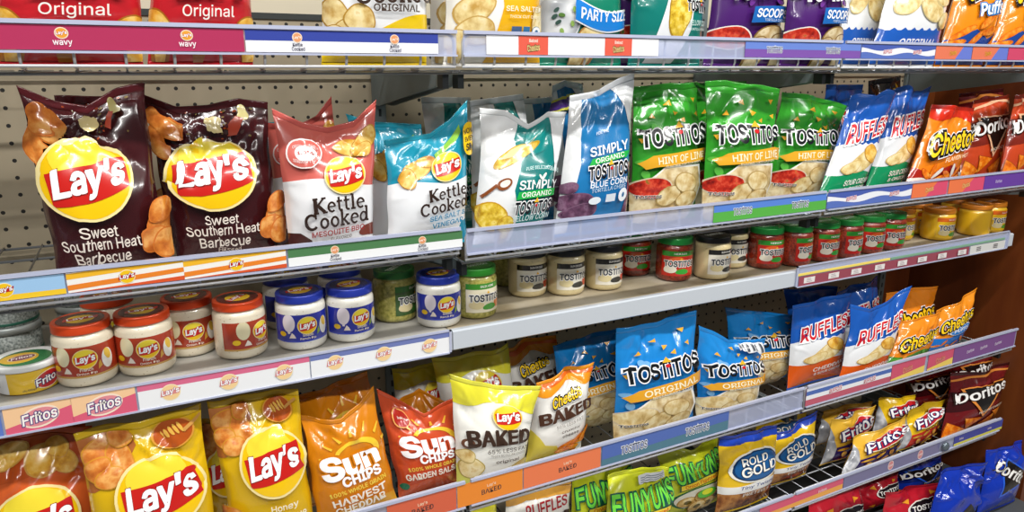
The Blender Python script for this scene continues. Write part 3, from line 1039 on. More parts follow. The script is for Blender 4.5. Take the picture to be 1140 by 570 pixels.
a = D('baked_ridged', 1.4, '#e9e6de', top='#e6a428')
a.zone(1.2, 1.4, '#dca040')
a.grp = 1
a.text('RUFFLES', .1, 1.08, .66, '#b0242c', h=.17, bold=.03, shear=.2, rot=.1)
a.text('BAKED', .05, .82, .86, '#3c2a20', h=.2, bold=.02, fat=.012, rot=.06)
a.grp = 0
a.text('65% LESS FAT', .06, .6, .5, '#6a6058', h=.05, bold=.006)

a = D('green_cheese', 1.3, '#ef8c1a')
a.zone(0, wav(.3, .05, 8, 1), '#3f8a2e')
for k in range(7):
    a.blob(-.4 + .13 * k, .2 + .09 * sin(k * 2.), .1, .035, 'puff' if k % 2 else '#5aa83a', rot=k * 1.3, wob=.1, seed=k)
a.grp = 1
cat_emblem(a, 0, .68, .88)
a.grp = 0

a = D('blue_cheese', 1.4, '#ee8f1c')
a.poly([(-.5, 0), (.5, 0), (.5, .5), (.2, .44), (-.1, .34), (-.5, .42)], '#1f74cc')
for k in range(6):
    a.blob(-.36 + .15 * k, .14 + .08 * sin(k * 2.), .1, .035, 'puff', rot=k * 1.3, wob=.1, seed=k)
a.blob(.12, .52, .3, .12, '#2a80d2', n=24, rim='#f4f6f8')
a.text('PUFFS', .12, .52, .42, '#f4f8fc', h=.11, bold=.04)
a.grp = 1
cat_emblem(a, .02, .80, .86)
a.grp = 0

a = D('green_rings', 1.3, '#d9e02a')
a.zone(0, .5, '#dbe23a')
a.blob(.1, .24, .5, .24, '#f4f0dc', n=36, rim='#1c6a3a')
for k, (x, y) in enumerate([(-.2, .2), (.05, .28), (.3, .2), (.15, .1), (-.05, .1)]):
    a.blob(x, y, .14, .12, 'ring', wob=.06, seed=k, rim='#b98a30')
    a.blob(x, y, .06, .05, '#6a5a20', wob=.06, seed=k)
a.blob(.1, .36, .17, .1, '#58b83a', n=24)
a.blob(.1, .39, .1, .06, '#d9e02a', n=20)
a.grp = 1
a.text('FUNYUNS', .0, .84, .92, '#74dc48', h=.36, bold=.03, outline=[(.075, '#0f5a4a')], rot=.16, shear=.1, bend=.08)
a.poly([(-.34, .50), (.36, .60), (.38, .71), (-.32, .61)], '#1c5a3a')
a.poly([(-.32, .515), (.345, .61), (.36, .695), (-.31, .60)], '#f2d238')
a.text('Onion Flavored', .02, .605, .56, '#d2541c', h=.065, bold=.02, rot=.14)
a.grp = 0

a = D('gold_pretzel', 1.45, '#ecc11c', top='#1d3fb0')
a.zone(1.26, 1.45, '#1f44b4')
a.zone(0, .36, 'pretzel')
a.zone(wav(.30, .0, 1, 0), wav(.47, .02, 5, .4), '#f2f2ee')
a.text('Tiny Twists', .06, .40, .62, '#28408a', h=.085, bold=.012, shear=.1)
a.text('PRETZELS', .06, .25, .5, '#f0ece2', h=.07, bold=.02)
a.grp = 1
a.blob(.06, .80, .42, .30, '#0f3560', n=40, wob=.03, rim='#f4f2e6')
a.blob(.06, .80, .39, .27, '#1a5a96', n=40, wob=.03)
a.text('ROLD', .0, .92, .46, '#f8f6ee', h=.15, bold=.02, outline=[(.07, '#0c2a4c')], rot=.08)
a.text('GOLD', .08, .74, .66, '#f8f6ee', h=.19, bold=.03, outline=[(.07, '#0c2a4c')], rot=.08)
a.grp = 0

def corn_chip_bag(name, base, low, word):
    a = D(name, 1.35, base, top=base)
    a.poly([(-.5, 0), (-.5, 1.1), (-.42, .8), (-.36, .4), (-.34, 0)], 'silver')
    a.zone(0, wav(.50, .03, 5, 1, .05), low, x0=-.36)
    for k, (x, y) in enumerate([(-.22, .36), (-.02, .42), (.2, .38), (.38, .46), (.06, .26), (-.2, .22), (.3, .24), (.0, .12)]):
        a.blob(x, y, .1, .045, 'fried', rot=k, wob=.1, seed=k, rim='#a86a10')
    a.grp = 1
    oval_emblem(a, .06, .90, .80)
    a.grp = 0
    a.text(word, .12, .62, .5, '#2a1c14', h=.1, bold=.03, rot=.2)
    return a
corn_chip_bag('gold_corn_chip', '#e8b63a', '#2a1c5c', 'SALTED')
corn_chip_bag('gold_corn_scoop', '#edc21c', '#c8301e', 'SCOOPS!')
corn_chip_bag('gold_corn_hot', '#e6bf2c', '#d86a1a', 'CHILI')

a = D('blue_tilted', 1.35, '#1034ac', top='#1034ac')
a.grp = 1
triangle_emblem(a, .08, .66, .95, '#2a62d8', rot=-.75)
a.grp = 0
a.text('COOL', -.02, .38, .16, '#8a8a94', bold=.02, rot=-.6)
a = D('blue_crushed', 1.35, '#1034ac', top='#0d2c98')
a.poly([(-.3, .1), (.35, .2), (.1, .55)], '#17110f')
a.grp = 1
a.text('D', -.1, .28, .2, '#f4f2ee', bold=.03, rot=.4)
a.grp = 0

a = D('red_small', 1.3, '#b81c2c')
for k, (x, y) in enumerate([(.3, 1.05), (-.2, .95), (.1, .5), (-.3, .3)]):
    a.tri(x, y, .08, '#f0a028', rot=k)
a.grp = 1
a.blob(.16, .72, .34, .2, '#1c1414', n=26, rim='#e8e2da')
a.text('TOSTITOS', .16, .72, .6, '#f4f0ea', h=.15, bold=.04)
a.grp = 0

import copy
def variant(new, old):
    DESIGN[new] = copy.deepcopy(DESIGN[old])
    DESIGN[new].grp = 0
    return DESIGN[new]
a = variant('blue_corn_tag', 'blue_corn')
a.poly([(.0, 1.38), (.40, 1.46), (.36, 1.62), (-.03, 1.54)], '#e6e8ea')
for k in range(7):
    a.poly([(.03 + .05 * k, 1.41 + .01 * k), (.05 + .05 * k, 1.414 + .01 * k), (.03 + .05 * k, 1.54 + .008 * k), (.01 + .05 * k, 1.536 + .008 * k)], '#4a4e58')
a = variant('green_rings_tag', 'green_rings')
a.poly([(-.12, 1.09), (.34, 1.13), (.33, 1.23), (-.13, 1.19)], '#dfe2e4')
for k in range(3):
    a.poly([(-.1, 1.105 + .025 * k), (.31, 1.14 + .025 * k), (.31, 1.15 + .025 * k), (-.1, 1.115 + .025 * k)], '#8a92a0')
a = variant('organic_blue_band', 'organic_blue')
a.zone(1.26, 1.42, '#d9d24a')
a.zone(1.29, 1.39, '#4b2c7c')

a = D('black_yellow', 1.3, '#1c1410')
a.grp = 1
a.text('LOCOS', 0, 1.0, .8, '#e8c41c', h=.24, bold=.04, rot=.3)
a.grp = 0
a = D('plain_black', 1.3, '#1d1416')
a.grp = 1
a.text('WAVY', 0, .8, .6, '#8a2a2a', h=.2, bold=.04)
a.grp = 0

# ------------------------------------------------------------------ the gondola: fixtures
XA, XB, XC, XD = -0.4285, 0.486, 1.4, 2.3146       # bay joints
YB = 0.463                                          # pegboard face
S3Y = 0.056                                         # lip of the solid jar shelf
WIRE = plain('wire', '#d4d6da', .35, .25, .2)
CHROME = plain('chrome_wire', '#8f9296', .3, .7)
STEEL = plain('painted_steel', '#6f7a7c', .5, .2)
DARK = plain('dark_steel', '#23282a', .5, .3)

def clear_plastic():
    m = bpy.data.materials.new('clear_plastic')
    m.use_nodes = True
    nt = m.node_tree
    b = nt.nodes['Principled BSDF']
    b.inputs['Base Color'].default_value = lin('#c9d0ea')
    b.inputs['Roughness'].default_value = .2
    t = nt.nodes.new('ShaderNodeBsdfTransparent')
    t.inputs['Color'].default_value = (.93, .95, 1, 1)
    mx = nt.nodes.new('ShaderNodeMixShader')
    mx.inputs['Fac'].default_value = .40
    nt.links.new(t.outputs[0], mx.inputs[1])
    nt.links.new(b.outputs[0], mx.inputs[2])
    nt.links.new(mx.outputs[0], nt.nodes['Material Output'].inputs['Surface'])
    return m
CLEAR = clear_plastic()
RAILM = plain('rail_plastic', '#b4bad2', .25, 0, .5)

def pegboard_mat():
    m, b = principled('pegboard', lin('#a09a8c'), .6)
    nt = m.node_tree
    tc = nt.nodes.new('ShaderNodeTexCoord')
    sp = nt.nodes.new('ShaderNodeSeparateXYZ')
    nt.links.new(tc.outputs['Object'], sp.inputs[0])
    def fr(out):
        d = nt.nodes.new('ShaderNodeMath'); d.operation = 'DIVIDE'; d.inputs[1].default_value = .0315
        f = nt.nodes.new('ShaderNodeMath'); f.operation = 'FRACT'
        s = nt.nodes.new('ShaderNodeMath'); s.operation = 'SUBTRACT'; s.inputs[1].default_value = .5
        q = nt.nodes.new('ShaderNodeMath'); q.operation = 'POWER'; q.inputs[1].default_value = 2
        nt.links.new(out, d.inputs[0]); nt.links.new(d.outputs[0], f.inputs[0])
        nt.links.new(f.outputs[0], s.inputs[0]); nt.links.new(s.outputs[0], q.inputs[0])
        return q.outputs[0]
    a = nt.nodes.new('ShaderNodeMath'); a.operation = 'ADD'
    nt.links.new(fr(sp.outputs['X']), a.inputs[0]); nt.links.new(fr(sp.outputs['Z']), a.inputs[1])
    lt = nt.nodes.new('ShaderNodeMath'); lt.operation = 'LESS_THAN'; lt.inputs[1].default_value = .0135
    nt.links.new(a.outputs[0], lt.inputs[0])
    mx = nt.nodes.new('ShaderNodeMix'); mx.data_type = 'RGBA'
    nt.links.new(lt.outputs[0], mx.inputs['Factor'])
    mx.inputs['A'].default_value = lin('#a3977f')
    mx.inputs['B'].default_value = lin('#15130f')
    nt.links.new(mx.outputs['Result'], b.inputs['Base Color'])
    return m

def wood_mat():
    m, b = principled('wood_grain', None, .42, 0, .1)
    ramp_noise(m, b, [(.25, '#401b08'), (.45, '#6a3010'), (.6, '#7c4018'), (.8, '#4e220a')], 7, 6, stretch=(1, 1.0, .16))
    return m

def stained(name, a, b_, c, scale):
    m, b = principled(name, None, .5)
    ramp_noise(m, b, [(.3, a), (.5, b_), (.72, c)], scale, 6)
    return m

pm = pegboard_mat()
def panel(name, x0, x1, y0, y1, z0, z1, m, **k):
    b = Build()
    b.box(x0, x1, y0, y1, z0, z1, m, **k)
    return structure(b.obj(name))

# pegboard with the painted header above it, the wooden end panel, floor, ceiling
b = Build(); b.box(XA - .9, XD + .0, YB, YB + .02, 0.05, 1.60, pm); structure(b.obj('wall_back'))
b = Build(); b.box(XA - .9, XD + .0, YB - .002, YB + .02, 1.612, 2.1, plain('header_paint', '#d6cdb6', .3, 0, .3)); structure(b.obj('trim_1'))
b = Build(); b.box(XA - .9, XD + .0, YB - .004, YB + .02, 1.60, 1.612, plain('dark_gap', '#2a2f2e', .6)); structure(b.obj('trim_2'))
WOOD = wood_mat()
b = Build(); b.box(XD + .15, XD + .9, -.03, YB + .02, 0.0, 2.1, WOOD); structure(b.obj('wall_right'))
b = Build(); b.box(XD + .002, XD + .149, YB - .003, YB + .02, 0.0, 1.60, WOOD); structure(b.obj('trim_3'))
b = Build(); b.box(-3, 4.5, -3.2, 1.0, -.05, 0, stained('floor_tile', '#7d7972', '#8c8881', '#98948d', 3)); structure(b.obj('floor'))
b = Build(); b.box(-3, 4.5, -3.2, 1.0, 3.0, 3.05, plain('ceiling_paint', '#e6e6e2', .8)); structure(b.obj('ceiling'))
b = Build(); b.box(XA - .9, XD + .14, -.06, YB, 0.0, .0995, plain('kick', '#3b3a38', .6)); structure(b.obj('baseboard_back'))

def upright(x, label):
    b = Build()
    b.box(x - .014, x + .014, YB - .012, YB - .0005, .1, 2.05, STEEL)
    for k in range(60):
        z = .16 + k * .031
        b.box(x - .003, x + .003, YB - .0125, YB - .0118, z, z + .016, DARK)
    return tag(b.obj('shelf_upright', loc=(0, 0, 0)), label, 'shelf upright', 'slotted uprights')
upright(XA, 'slotted grey upright at the far end of the pegboard, beside the brown bags')
upright(XB, 'slotted grey upright behind the red and blue kettle chip bags')
upright(XC, 'slotted grey upright hidden behind the green lime bags')
upright(XD - .012, 'slotted grey upright in the corner against the wooden end panel')

def wire_shelf(x0, x1, zd, zb, zt, label, step=.0605):
    x0, x1 = x0 + .006, x1 - .006
    root = bpy.data.objects.new('wire_shelf', None)
    COL.objects.link(root)
    root.location = (x0, 0, zd)
    tag(root, label, 'wire shelf', 'wire shelves')
    o = (-x0, 0, -zd)
    f = Build()
    n = max(2, round((x1 - x0) / step))
    r = .0021
    for k in range(1, n):
        x = x0 + (x1 - x0) * k / n
        f.tube([(x, .004, zt - .002), (x, .004, zd + .012), (x, .007, zd + .004), (x, .014, zd), (x, .05, zd - .001)], r, WIRE)
    # frame loop with rounded ends
    f.tube([(x0 + .002, .004, zd + .004), (x0 + .002, .004, zt - .012), (x0 + .006, .004, zt - .004), (x0 + .014, .004, zt),
            (x1 - .014, .004, zt), (x1 - .006, .004, zt - .004), (x1 - .002, .004, zt - .012), (x1 - .002, .004, zd + .004)], .0029, WIRE)
    f.tube([(x0, .0035, zd + .002), (x1, .0035, zd + .002)], .0024, WIRE)
    link('front_fence', f.mesh('front_fence'), root, o)
    d = Build()
    nd = n
    for k in range(nd + 1):
        x = x0 + (x1 - x0) * k / nd
        d.tube([(x, .014, zd - .0045), (x, YB - .016, zd - .0045)], .0018, CHROME, 5)
    for y in (.02, .12, .23, .34, YB - .018):
        d.tube([(x0, y, zd - .008), (x1, y, zd - .008)], .0026, CHROME)
    link('wire_deck', d.mesh('wire_deck'), root, o)
    for x in (x0 + .008, x1 - .008):
        br = Build()
        pr = [(YB - .014, zd - .011), (YB - .014, zd - .075), (YB - .06, zd - .078), (.06, zd - .03), (.03, zd - .026), (.03, zd - .011)]
        br.prism(pr, x - .0035, x + .0035, STEEL)
        br.box(x - .0055, x + .0055, .028, .052, zd - .034, zd - .0105, DARK)
        link('bracket', br.mesh('bracket'), root, o)
    h = Build()
    h.box(x0, x1, -.0030, -.0018, zb, zt + .0, CLEAR)
    link('clear_rail', h.mesh('clear_rail'), root, o)
    l = Build()
    l.box(x0, x1, -.0072, -.0016, zt, zt + .0055, RAILM)
    l.box(x0, x1, -.0072, -.0016, zb - .003, zb, RAILM)
    link('rail_lip', l.mesh('rail_lip'), root, o)
    return root

RAIL = {  # deck, rail bottom, rail top for each wire shelf
    1: (1.503, 1.524, 1.557), 2: (1.186, 1.200, 1.231), 22: (1.172, 1.187, 1.226),
    4: (.667, .686, .736), 5: (.384, .402, .438)}
wire_shelf(XA, XB, *RAIL[1], 'top wire shelf carrying the red wavy chip bags and white kettle bag')
wire_shelf(XB, XC, *RAIL[1], 'top wire shelf carrying the green party bag and purple bags')
wire_shelf(XC, XD, *RAIL[1], 'top wire shelf carrying the orange puffs bags')
wire_shelf(XA, XB, *RAIL[2], 'second wire shelf under the brown barbecue and kettle chip bags')
wire_shelf(XB, XC, *RAIL[22], 'second wire shelf under the organic and green lime bags')
wire_shelf(XC, XD, *RAIL[22], 'second wire shelf under the flaming orange and red bags')
wire_shelf(XA, XB, *RAIL[4], 'wire shelf under the honey and gold whole grain bags')
wire_shelf(XB, XC, *RAIL[4], 'wire shelf under the baked and blue corn chip bags')
wire_shelf(XC, XD, *RAIL[4], 'wire shelf under the blue ridged bags by the wooden panel')
wire_shelf(XB, XC, *RAIL[5], 'low wire shelf under the yellow onion ring bags')
wire_shelf(XC, XD, *RAIL[5], 'low wire shelf under the pretzel and corn chip bags')
wire_shelf(XA, XB, *RAIL[5], 'low wire shelf beneath the honey barbecue bags, out past the photo edge')

b = Build()
b.box(XA, XD + .14, -.10, YB - .004, .10, .125, plain('base_deck', '#55585a', .5, .2))
tag(b.obj('base_deck'), 'grey steel base deck under the lowest blue and red bags', 'shelf')

# solid jar shelf
LIP = plain('white_lip', '#c3cad2', .3, 0, .3)
def solid_shelf(x0, x1, deck, label, joint=False):
    root = bpy.data.objects.new('jar_shelf', None)
    COL.objects.link(root)
    root.location = (x0, S3Y, 1.02)
    tag(root, label, 'shelf', 'solid jar shelves')
    o = (-x0, -S3Y, -1.02)
    d = Build()
    d.prism([(S3Y + .006, 1.0195), (YB - .001, 1.0195), (YB - .001, 1.002), (S3Y + .006, 1.002)], x0 + .001, x1 - .001, deck)
    link('deck', d.mesh('deck'), root, o)
    l = Build()
    l.prism([(S3Y + .0055, .984), (S3Y + .0055, 1.0185), (S3Y + .016, 1.0197), (S3Y + .016, 1.0225), (S3Y + .004, 1.0235), (S3Y, 1.021), (S3Y, .986), (S3Y + .002, .984)], x0 + .001, x1 - .001, LIP)
    link('front_lip', l.mesh('front_lip'), root, o)
    for x in (x0 + .012, x1 - .012):
        br = Build()
        br.prism([(YB - .002, 1.0015), (YB - .002, .93), (YB - .05, .928), (S3Y + .03, .985), (S3Y + .03, 1.0015)], x - .002, x + .002, STEEL)
        link('bracket', br.mesh('bracket'), root, o)
    return root
solid_shelf(XA, XB, stained('deck_grey', '#8a8780', '#a7a49c', '#bdbab2', 9), 'grey metal shelf under the onion and ranch dip jars')
solid_shelf(XB, XD, stained('deck_worn', '#7a6a4a', '#a89c84', '#bdb4a2', 7), 'worn stained shelf under the salsa and queso jars')

def rail3(x0, x1, z0, z1, label):
    b = Build()
    b.box(x0, x1, S3Y - .0045, S3Y - .0005, z0, z0 + .003, RAILM)
    b.box(x0, x1, S3Y - .0045, S3Y - .0005, z1 - .003, z1, RAILM)
    b.box(x0, x1, S3Y - .0015, S3Y - .0006, z0 + .003, z1 - .003, CLEAR)
    b.box(x0, x0 + .004, S3Y - .0045, S3Y - .0005, z0, z1, RAILM)
    b.box(x1 - .004, x1, S3Y - .0045, S3Y - .0005, z0, z1, RAILM)
    return tag(b.obj('price_rail'), label, 'price rail', 'plastic price rails')
rail3(XA + .01, XB - .004, .981, 1.028, 'grey plastic price rail under the onion and ranch dip jars')
X885 = at_y(885, 313, S3Y)[0]
rail3(X885, XD - .03, .981, 1.036, 'clear plastic price rail under the red salsa and yellow queso jars')

# ------------------------------------------------------------------ printed cards in the rails
class Card:
    def __init__(s, p0, p1, row, label, base, cat='price card', y=None, pad=.0012):
        s.y = {3: S3Y - .0022, 33: S3Y - .0022}.get(row, -.0042) if y is None else y
        s.x0, s.x1 = at_y(*p0, s.y)[0] + .0006, at_y(*p1, s.y)[0] - .0006
        if row == 3:
            s.z0, s.z1 = .984, 1.0252
        elif row == 33:
            s.z0, s.z1 = .984, 1.008
            s.y = S3Y - .0022
        else:
            s.z0, s.z1 = RAIL[row][1] + pad, RAIL[row][2] - pad
        s.w, s.h = s.x1 - s.x0, s.z1 - s.z0
        s.art = Art(1, base)
        s.label, s.base, s.cat = label, base, cat

    def X(s, px, py):
        """metres from the card's left end"""
        return at_y(px, py, s.y)[0] - s.x0

    def done(s):
        b = Build()
        b.box(0, s.w, 0, .0007, 0, s.h, mat(s.base))
        vs, fs, ms = b.v, b.f, list(b.m)
        mats = b.mats
        if s.art.T:
            T, L, mk, G = s.art.arrays()
            T, idx = cut_axis(T, np.arange(len(T)), 0, [0, s.w])
            T, idx = cut_axis(T, idx, 1, [0, s.h])
            c = T.mean(1)
            ok = (c[:, 0] > 0) & (c[:, 0] < s.w) & (c[:, 1] > 0) & (c[:, 1] < s.h)
            T, idx = T[ok], idx[ok]
            a2 = (T[:, 1, 0] - T[:, 0, 0]) * (T[:, 2, 1] - T[:, 0, 1]) - (T[:, 2, 0] - T[:, 0, 0]) * (T[:, 1, 1] - T[:, 0, 1])
            T[a2 < 0] = T[a2 < 0][:, ::-1]
            P = np.concatenate([np.round(T.reshape(-1, 2), 7), L[np.repeat(idx, 3)][:, None]], 1)
            U, inv = np.unique(P, axis=0, return_inverse=True)
            tr = inv.reshape(-1, 3)
            ok = (tr[:, 0] != tr[:, 1]) & (tr[:, 1] != tr[:, 2]) & (tr[:, 0] != tr[:, 2])
            tr, idx = tr[ok], idx[ok]
            k0 = len(vs)
            vs = vs + [(u, -.00012 * l, w) for u, w, l in U]
            fs = fs + [[k0 + i for i in t] for t in tr]
            for i in idx:
                m = mat(mk[i])
                if m not in mats:
                    mats.append(m)
                ms.append(mats.index(m))
        o = link('price_card', mesh_from('price_card', vs, fs, mats, ms, False), None, (s.x0, s.y - .0007, s.z0))
        return tag(o, s.label, s.cat, 'printed cards in the shelf rails')

def mini_sun(c, x, size=1., word=True, soft=False):
    a, h = c.art, c.h
    r = h * .34 * size
    y = h * .5
    a.blob(x, y, r * 1.08, r * 1.05, '#f4e7c2', n=26)
    a.blob(x, y, r, r * .95, '#f0c21c' if not soft else '#f2cf96', n=26)
    red = '#b8231f' if not soft else '#d98a88'
    a.poly([(x - r * 1.15, y - r * .42), (x + r * .9, y - r * .2), (x + r * 1.15, y + r * .5), (x - r * 1.0, y + r * .25)], red)
    a.text("Lay's", x, y + .02 * h, r * 1.9, '#ffffff', h=r * .85, bold=.03, rot=.12, shear=.15, outline=[(.07, '#7c2a5c' if not soft else '#a8607c')])

def mini_kettle(c, x):
    a, h = c.art, c.h
    a.blob(x, h * .68, h * .24, h * .24, '#f0d9bc', n=22)
    a.blob(x, h * .68, h * .2, h * .2, '#e39a6a', n=20)
    a.text("Lay's", x, h * .68, h * .36, '#fff4ea', bold=.03, rot=.1)
    a.text('Kettle', x, h * .36, h * .46, '#3c3550', h=h * .17, bold=.015)
    a.text('Cooked', x + .02 * h, h * .16, h * .62, '#3c3550', h=h * .18, bold=.015)

def mini_corn(c, x):
    a, h = c.art, c.h
    a.text('TOSTiTOS', x, h * .5, h * 1.45, '#26345a', h=h * .40, bold=.02, outline=[(.085, '#e9edf2')])
    a.tri(x, h * .74, h * .08, '#e8edf2', rot=-.5)

def mini_ridge(c, x):
    c.art.text('RUFFLES', x, c.h * .5, c.h * .95, '#d0505c', h=c.h * .26, bold=.03, shear=.15, rot=.08, outline=[(.09, '#eef0f4')])

def mini_cat(c, x, fill='#f2d24a'):
    c.art.text('Cheetos', x, c.h * .5, c.h * .85, fill, h=c.h * .34, bold=.03, rot=.14, outline=[(.09, '#c86a2a')])

def waves(c, cols, amp=.1):
    h, w = c.h, c.w
    n = len(cols)
    for k, col in enumerate(cols):
        lo = h * k / n
        f = lambda x, lo=lo, k=k: lo + (amp * h * sin(x / h * 1.3 + k) if k else 0)
        c.art.zone(f, h, col, n=40, x0=0, x1=w)

# top shelf cards
c = Card((-60, 40), (272, 45), 1, 'long dusty pink price card with two wavy chip logos', '#b0355c')
for px in (69, 208):
    x, h = c.X(px, 42), c.h
    c.art.blob(x, h * .68, h * .26, h * .24, '#f0dfc4', n=24)
    c.art.blob(x, h * .68, h * .22, h * .20, '#e8a03a', n=24)
    c.art.text("Lay's", x, h * .68, h * .40, '#ffffff', bold=.04, outline=[(.09, '#b0355c')], rot=.08)
    c.art.text('wavy', x, h * .26, h * .72, '#f8eef2', h=h * .26, bold=.025)
c.done()
c = Card((272.6, 45), (488, 50), 1, 'white price card with a royal blue band and two kettle logos on the top rail', '#eef0f6')
c.art.zone(c.h * .52, c.h, '#3a49a0', x0=0, x1=c.w)
for px in (331, 439):
    mini_kettle(c, c.X(px, 47))
c.done()
c = Card((541, 53), (733, 55), 1, 'plain white price card with two coral square stickers', '#eff0f4')
for a_, b_ in ((577, 610), (673, 703)):
    x0, x1, h = c.X(a_, 54), c.X(b_, 54), c.h
    c.art.zone(0, h, '#e0604e', x0=x0, x1=x1)
    m_ = (x0 + x1) / 2
    c.art.text('Baked', m_, h * .76, h * .55, '#f8e6da', h=h * .18, bold=.03)
    c.art.text('Cheetos', m_, h * .38, h * .8, '#e9d08a', h=h * .36, bold=.03, rot=.12, outline=[(.1, '#4a3a20')])
c.done()
c = Card((829, 57), (958, 58), 1, 'blue over purple price card with two corn chip logos on the top rail', '#7d55a8')
c.art.zone(c.h * .52, c.h, '#6a86d2', x0=0, x1=c.w)
for px in (862, 927):
    mini_corn(c, c.X(px, 57))
c.done()
c = Card((958.5, 57), (1041, 57), 1, 'blue and white waved price card with two red logos on the top rail', '#4a66b4')
waves(c, ['#5a72bc', '#eef0f6', '#4a5fae'], .12)
for px in (988, 1021):
    mini_ridge(c, c.X(px, 57))
c.done()
for (p, q, lx, lab) in ((1041.5, 1082, 1061, 'orange and blue diagonal price card beside the waved card on the top rail'), (1082.5, 1122, 1100, 'orange and blue diagonal price card nearest the red end card on the top rail')):
    c = Card((p, 57), (q, 57), 1, lab, '#e57a5a')
    c.art.poly([(c.w * .55, 0), (c.w, 0), (c.w, c.h), (c.w * .75, c.h)], '#6a7cd0')
    mini_cat(c, c.X(lx, 57), '#f0b04a')
    c.done()
c = Card((1122.5, 57), (1165, 57), 1, 'crimson price card at the wooden end of the top rail', '#d24a6c')
mini_cat(c, c.X(1146, 57), '#f2d0c8')
c.done()

# second shelf cards
c = Card((-70, 333), (73, 315), 2, 'sky blue price card with a yellow bottom edge', '#9cc4e8')
c.art.zone(0, c.h * .26, '#f0c630', x0=0, x1=c.w)
mini_sun(c, c.X(5, 323))
c.done()
for (p, q, lx, lab) in ((73.5, 205, 141, 'orange and white striped price card under the first brown bag'), (205.5, 320, 264, 'orange and white striped price card under the second brown bag')):
    c = Card((p, 312), (q, 300), 2, lab, '#f0eee8')
    w, h = c.w, c.h
    c.art.poly([(0, h * .66), (w, h * .92), (w, h * 1.2), (0, h * .95)], '#efb62c')
    c.art.poly([(0, h * .12), (w, h * .42), (w, h * .66), (0, h * .38)], '#e8842c')
    c.art.poly([(0, -h * .2), (w, h * .0), (w, h * .22), (0, h * .0)], '#d8562c')
    mini_sun(c, c.X(lx, 305))
    c.done()
c = Card((320.6, 290), (515, 270), 2, 'white price card with a green band and two kettle logos', '#eff1f2')
c.art.zone(c.h * .5, c.h, '#4f7f52', x0=0, x1=c.w)
for px, py in ((373, 285), (470, 273)):
    mini_kettle(c, c.X(px, py))
c.done()
c = Card((794, 239), (920, 222), 22, 'blue over green price card under the green lime bags', '#59b04a')
c.art.zone(lambda x: c.h * .58 + .0 * x, c.h, '#5a86d8', x0=0, x1=c.w)
for px, py in ((827, 231), (891, 223)):
    mini_corn(c, c.X(px, py))
c.done()
c = Card((920.6, 222), (1015, 210), 22, 'blue and white waved price card under the green and blue ridged bags', '#4a66b4')
waves(c, ['#5a72bc', '#eef0f6', '#4a5fae'], .12)
for px, py in ((948, 217), (996, 210)):
    mini_ridge(c, c.X(px, py))
c.done()
for (p, q, lx, lab) in ((1015.5, 1055, 1035, 'coral and orange price card under the flaming orange bag'), (1055.5, 1095, 1075, 'coral and orange price card beside the violet card on the second rail')):
    c = Card((p, 210), (q, 205), 22, lab, '#dd5070')
    c.art.poly([(0, 0), (c.w * .4, 0), (c.w * .7, c.h), (0, c.h)], '#ee7a4a')
    mini_cat(c, c.X(lx, 207), '#f6c07a')
    c.done()
c = Card((1095.5, 203), (1168, 194), 22, 'violet price card under the red nacho bags', '#6a3fa0')
c.art.text('Doritos', c.X(1112, 200), c.h * .5, c.h * .8, '#cfc0e6', h=c.h * .24, bold=.02)
c.done()

# jar shelf cards
c = Card((-40, 476), (2, 469), 3, 'blue price card cut off by the edge left of the two peach cards', '#5a78c4')
c.done()
for (p, q, lx, lab) in ((2.6, 80, 43, 'peach and rose price card with an oval logo, under the yellow dip tub'), (80.6, 153, 117, 'peach and rose price card with an oval logo, beside the white onion dip card')):
    c = Card((p, 462), (q, 450), 3, lab, '#f4c89a')
    w, h = c.w, c.h
    c.art.poly([(0, 0), (w, 0), (w, h * .72), (0, h * .22)], '#dc5a78')
    x = c.X(lx, 455)
    c.art.blob(x, h * .48, h * .62, h * .40, '#f6e2cc', rot=.22, n=30)
    c.art.blob(x, h * .48, h * .55, h * .33, '#e08a94', rot=.22, n=30)
    c.art.text('Fritos', x, h * .5, h * 1.1, '#fbf6f2', h=h * .42, bold=.03, rot=.16, shear=.2, outline=[(.09, '#5a4a86')])
    c.done()
c = Card((153.6, 444), (345, 406), 3, 'white price card with a rose band and three round chip logos', '#eef0f3')
c.art.zone(c.h * .74, c.h, '#d8688c', x0=0, x1=c.w)
for px, py in ((190, 436), (255, 425), (316, 413)):
    mini_sun(c, c.X(px, py), .95, soft=True)
c.done()
c = Card((345.6, 407), (501, 379), 3, 'white price card with a slate blue band under the ranch dip jars', '#eef0f3')
c.art.zone(c.h * .74, c.h, '#6a78b4', x0=0, x1=c.w)
for px, py in ((373, 404), (427, 394), (478, 386)):
    mini_sun(c, c.X(px, py), .95, soft=True)
c.done()
c = Card((889, 312), (1079, 277), 33, 'long maroon price strip with white price tags under the salsa jars', '#9a4a58')
for px, py in ((901, 310), (928, 305), (953, 300), (979, 295), (1004, 290), (1026, 286), (1048, 282), (1070, 278)):
    x, h = c.X(px, py), c.h
    c.art.zone(h * .22, h * .82, '#e9e4e2', x0=x - h * .8, x1=x + h * .8, n=2)
    for k in range(3):
        c.art.zone(h * (.32 + .16 * k), h * (.38 + .16 * k), '#a89a9e', x0=x - h * .42, x1=x + h * (.4 - .1 * k), n=1)
c.done()
c = Card((1080, 277), (1119, 269), 33, 'white price strip with two tags at the wooden panel end of the jar shelf', '#dcdcd8')
for px in (1090, 1108):
    x, h = c.X(px, 272), c.h
    for k in range(3):
        c.art.zone(h * (.25 + .2 * k), h * (.36 + .2 * k), '#6a6466', x0=x - h * .45, x1=x + h * .45, n=1)
c.done()
b = Build()
xa, xb = X885 + .004, at_y(990, 287, S3Y)[0]
b.box(xa, xb, S3Y - .0032, S3Y - .0018, 1.0105, 1.0165, plain('yellow_strip', '#f0d86a', .4))
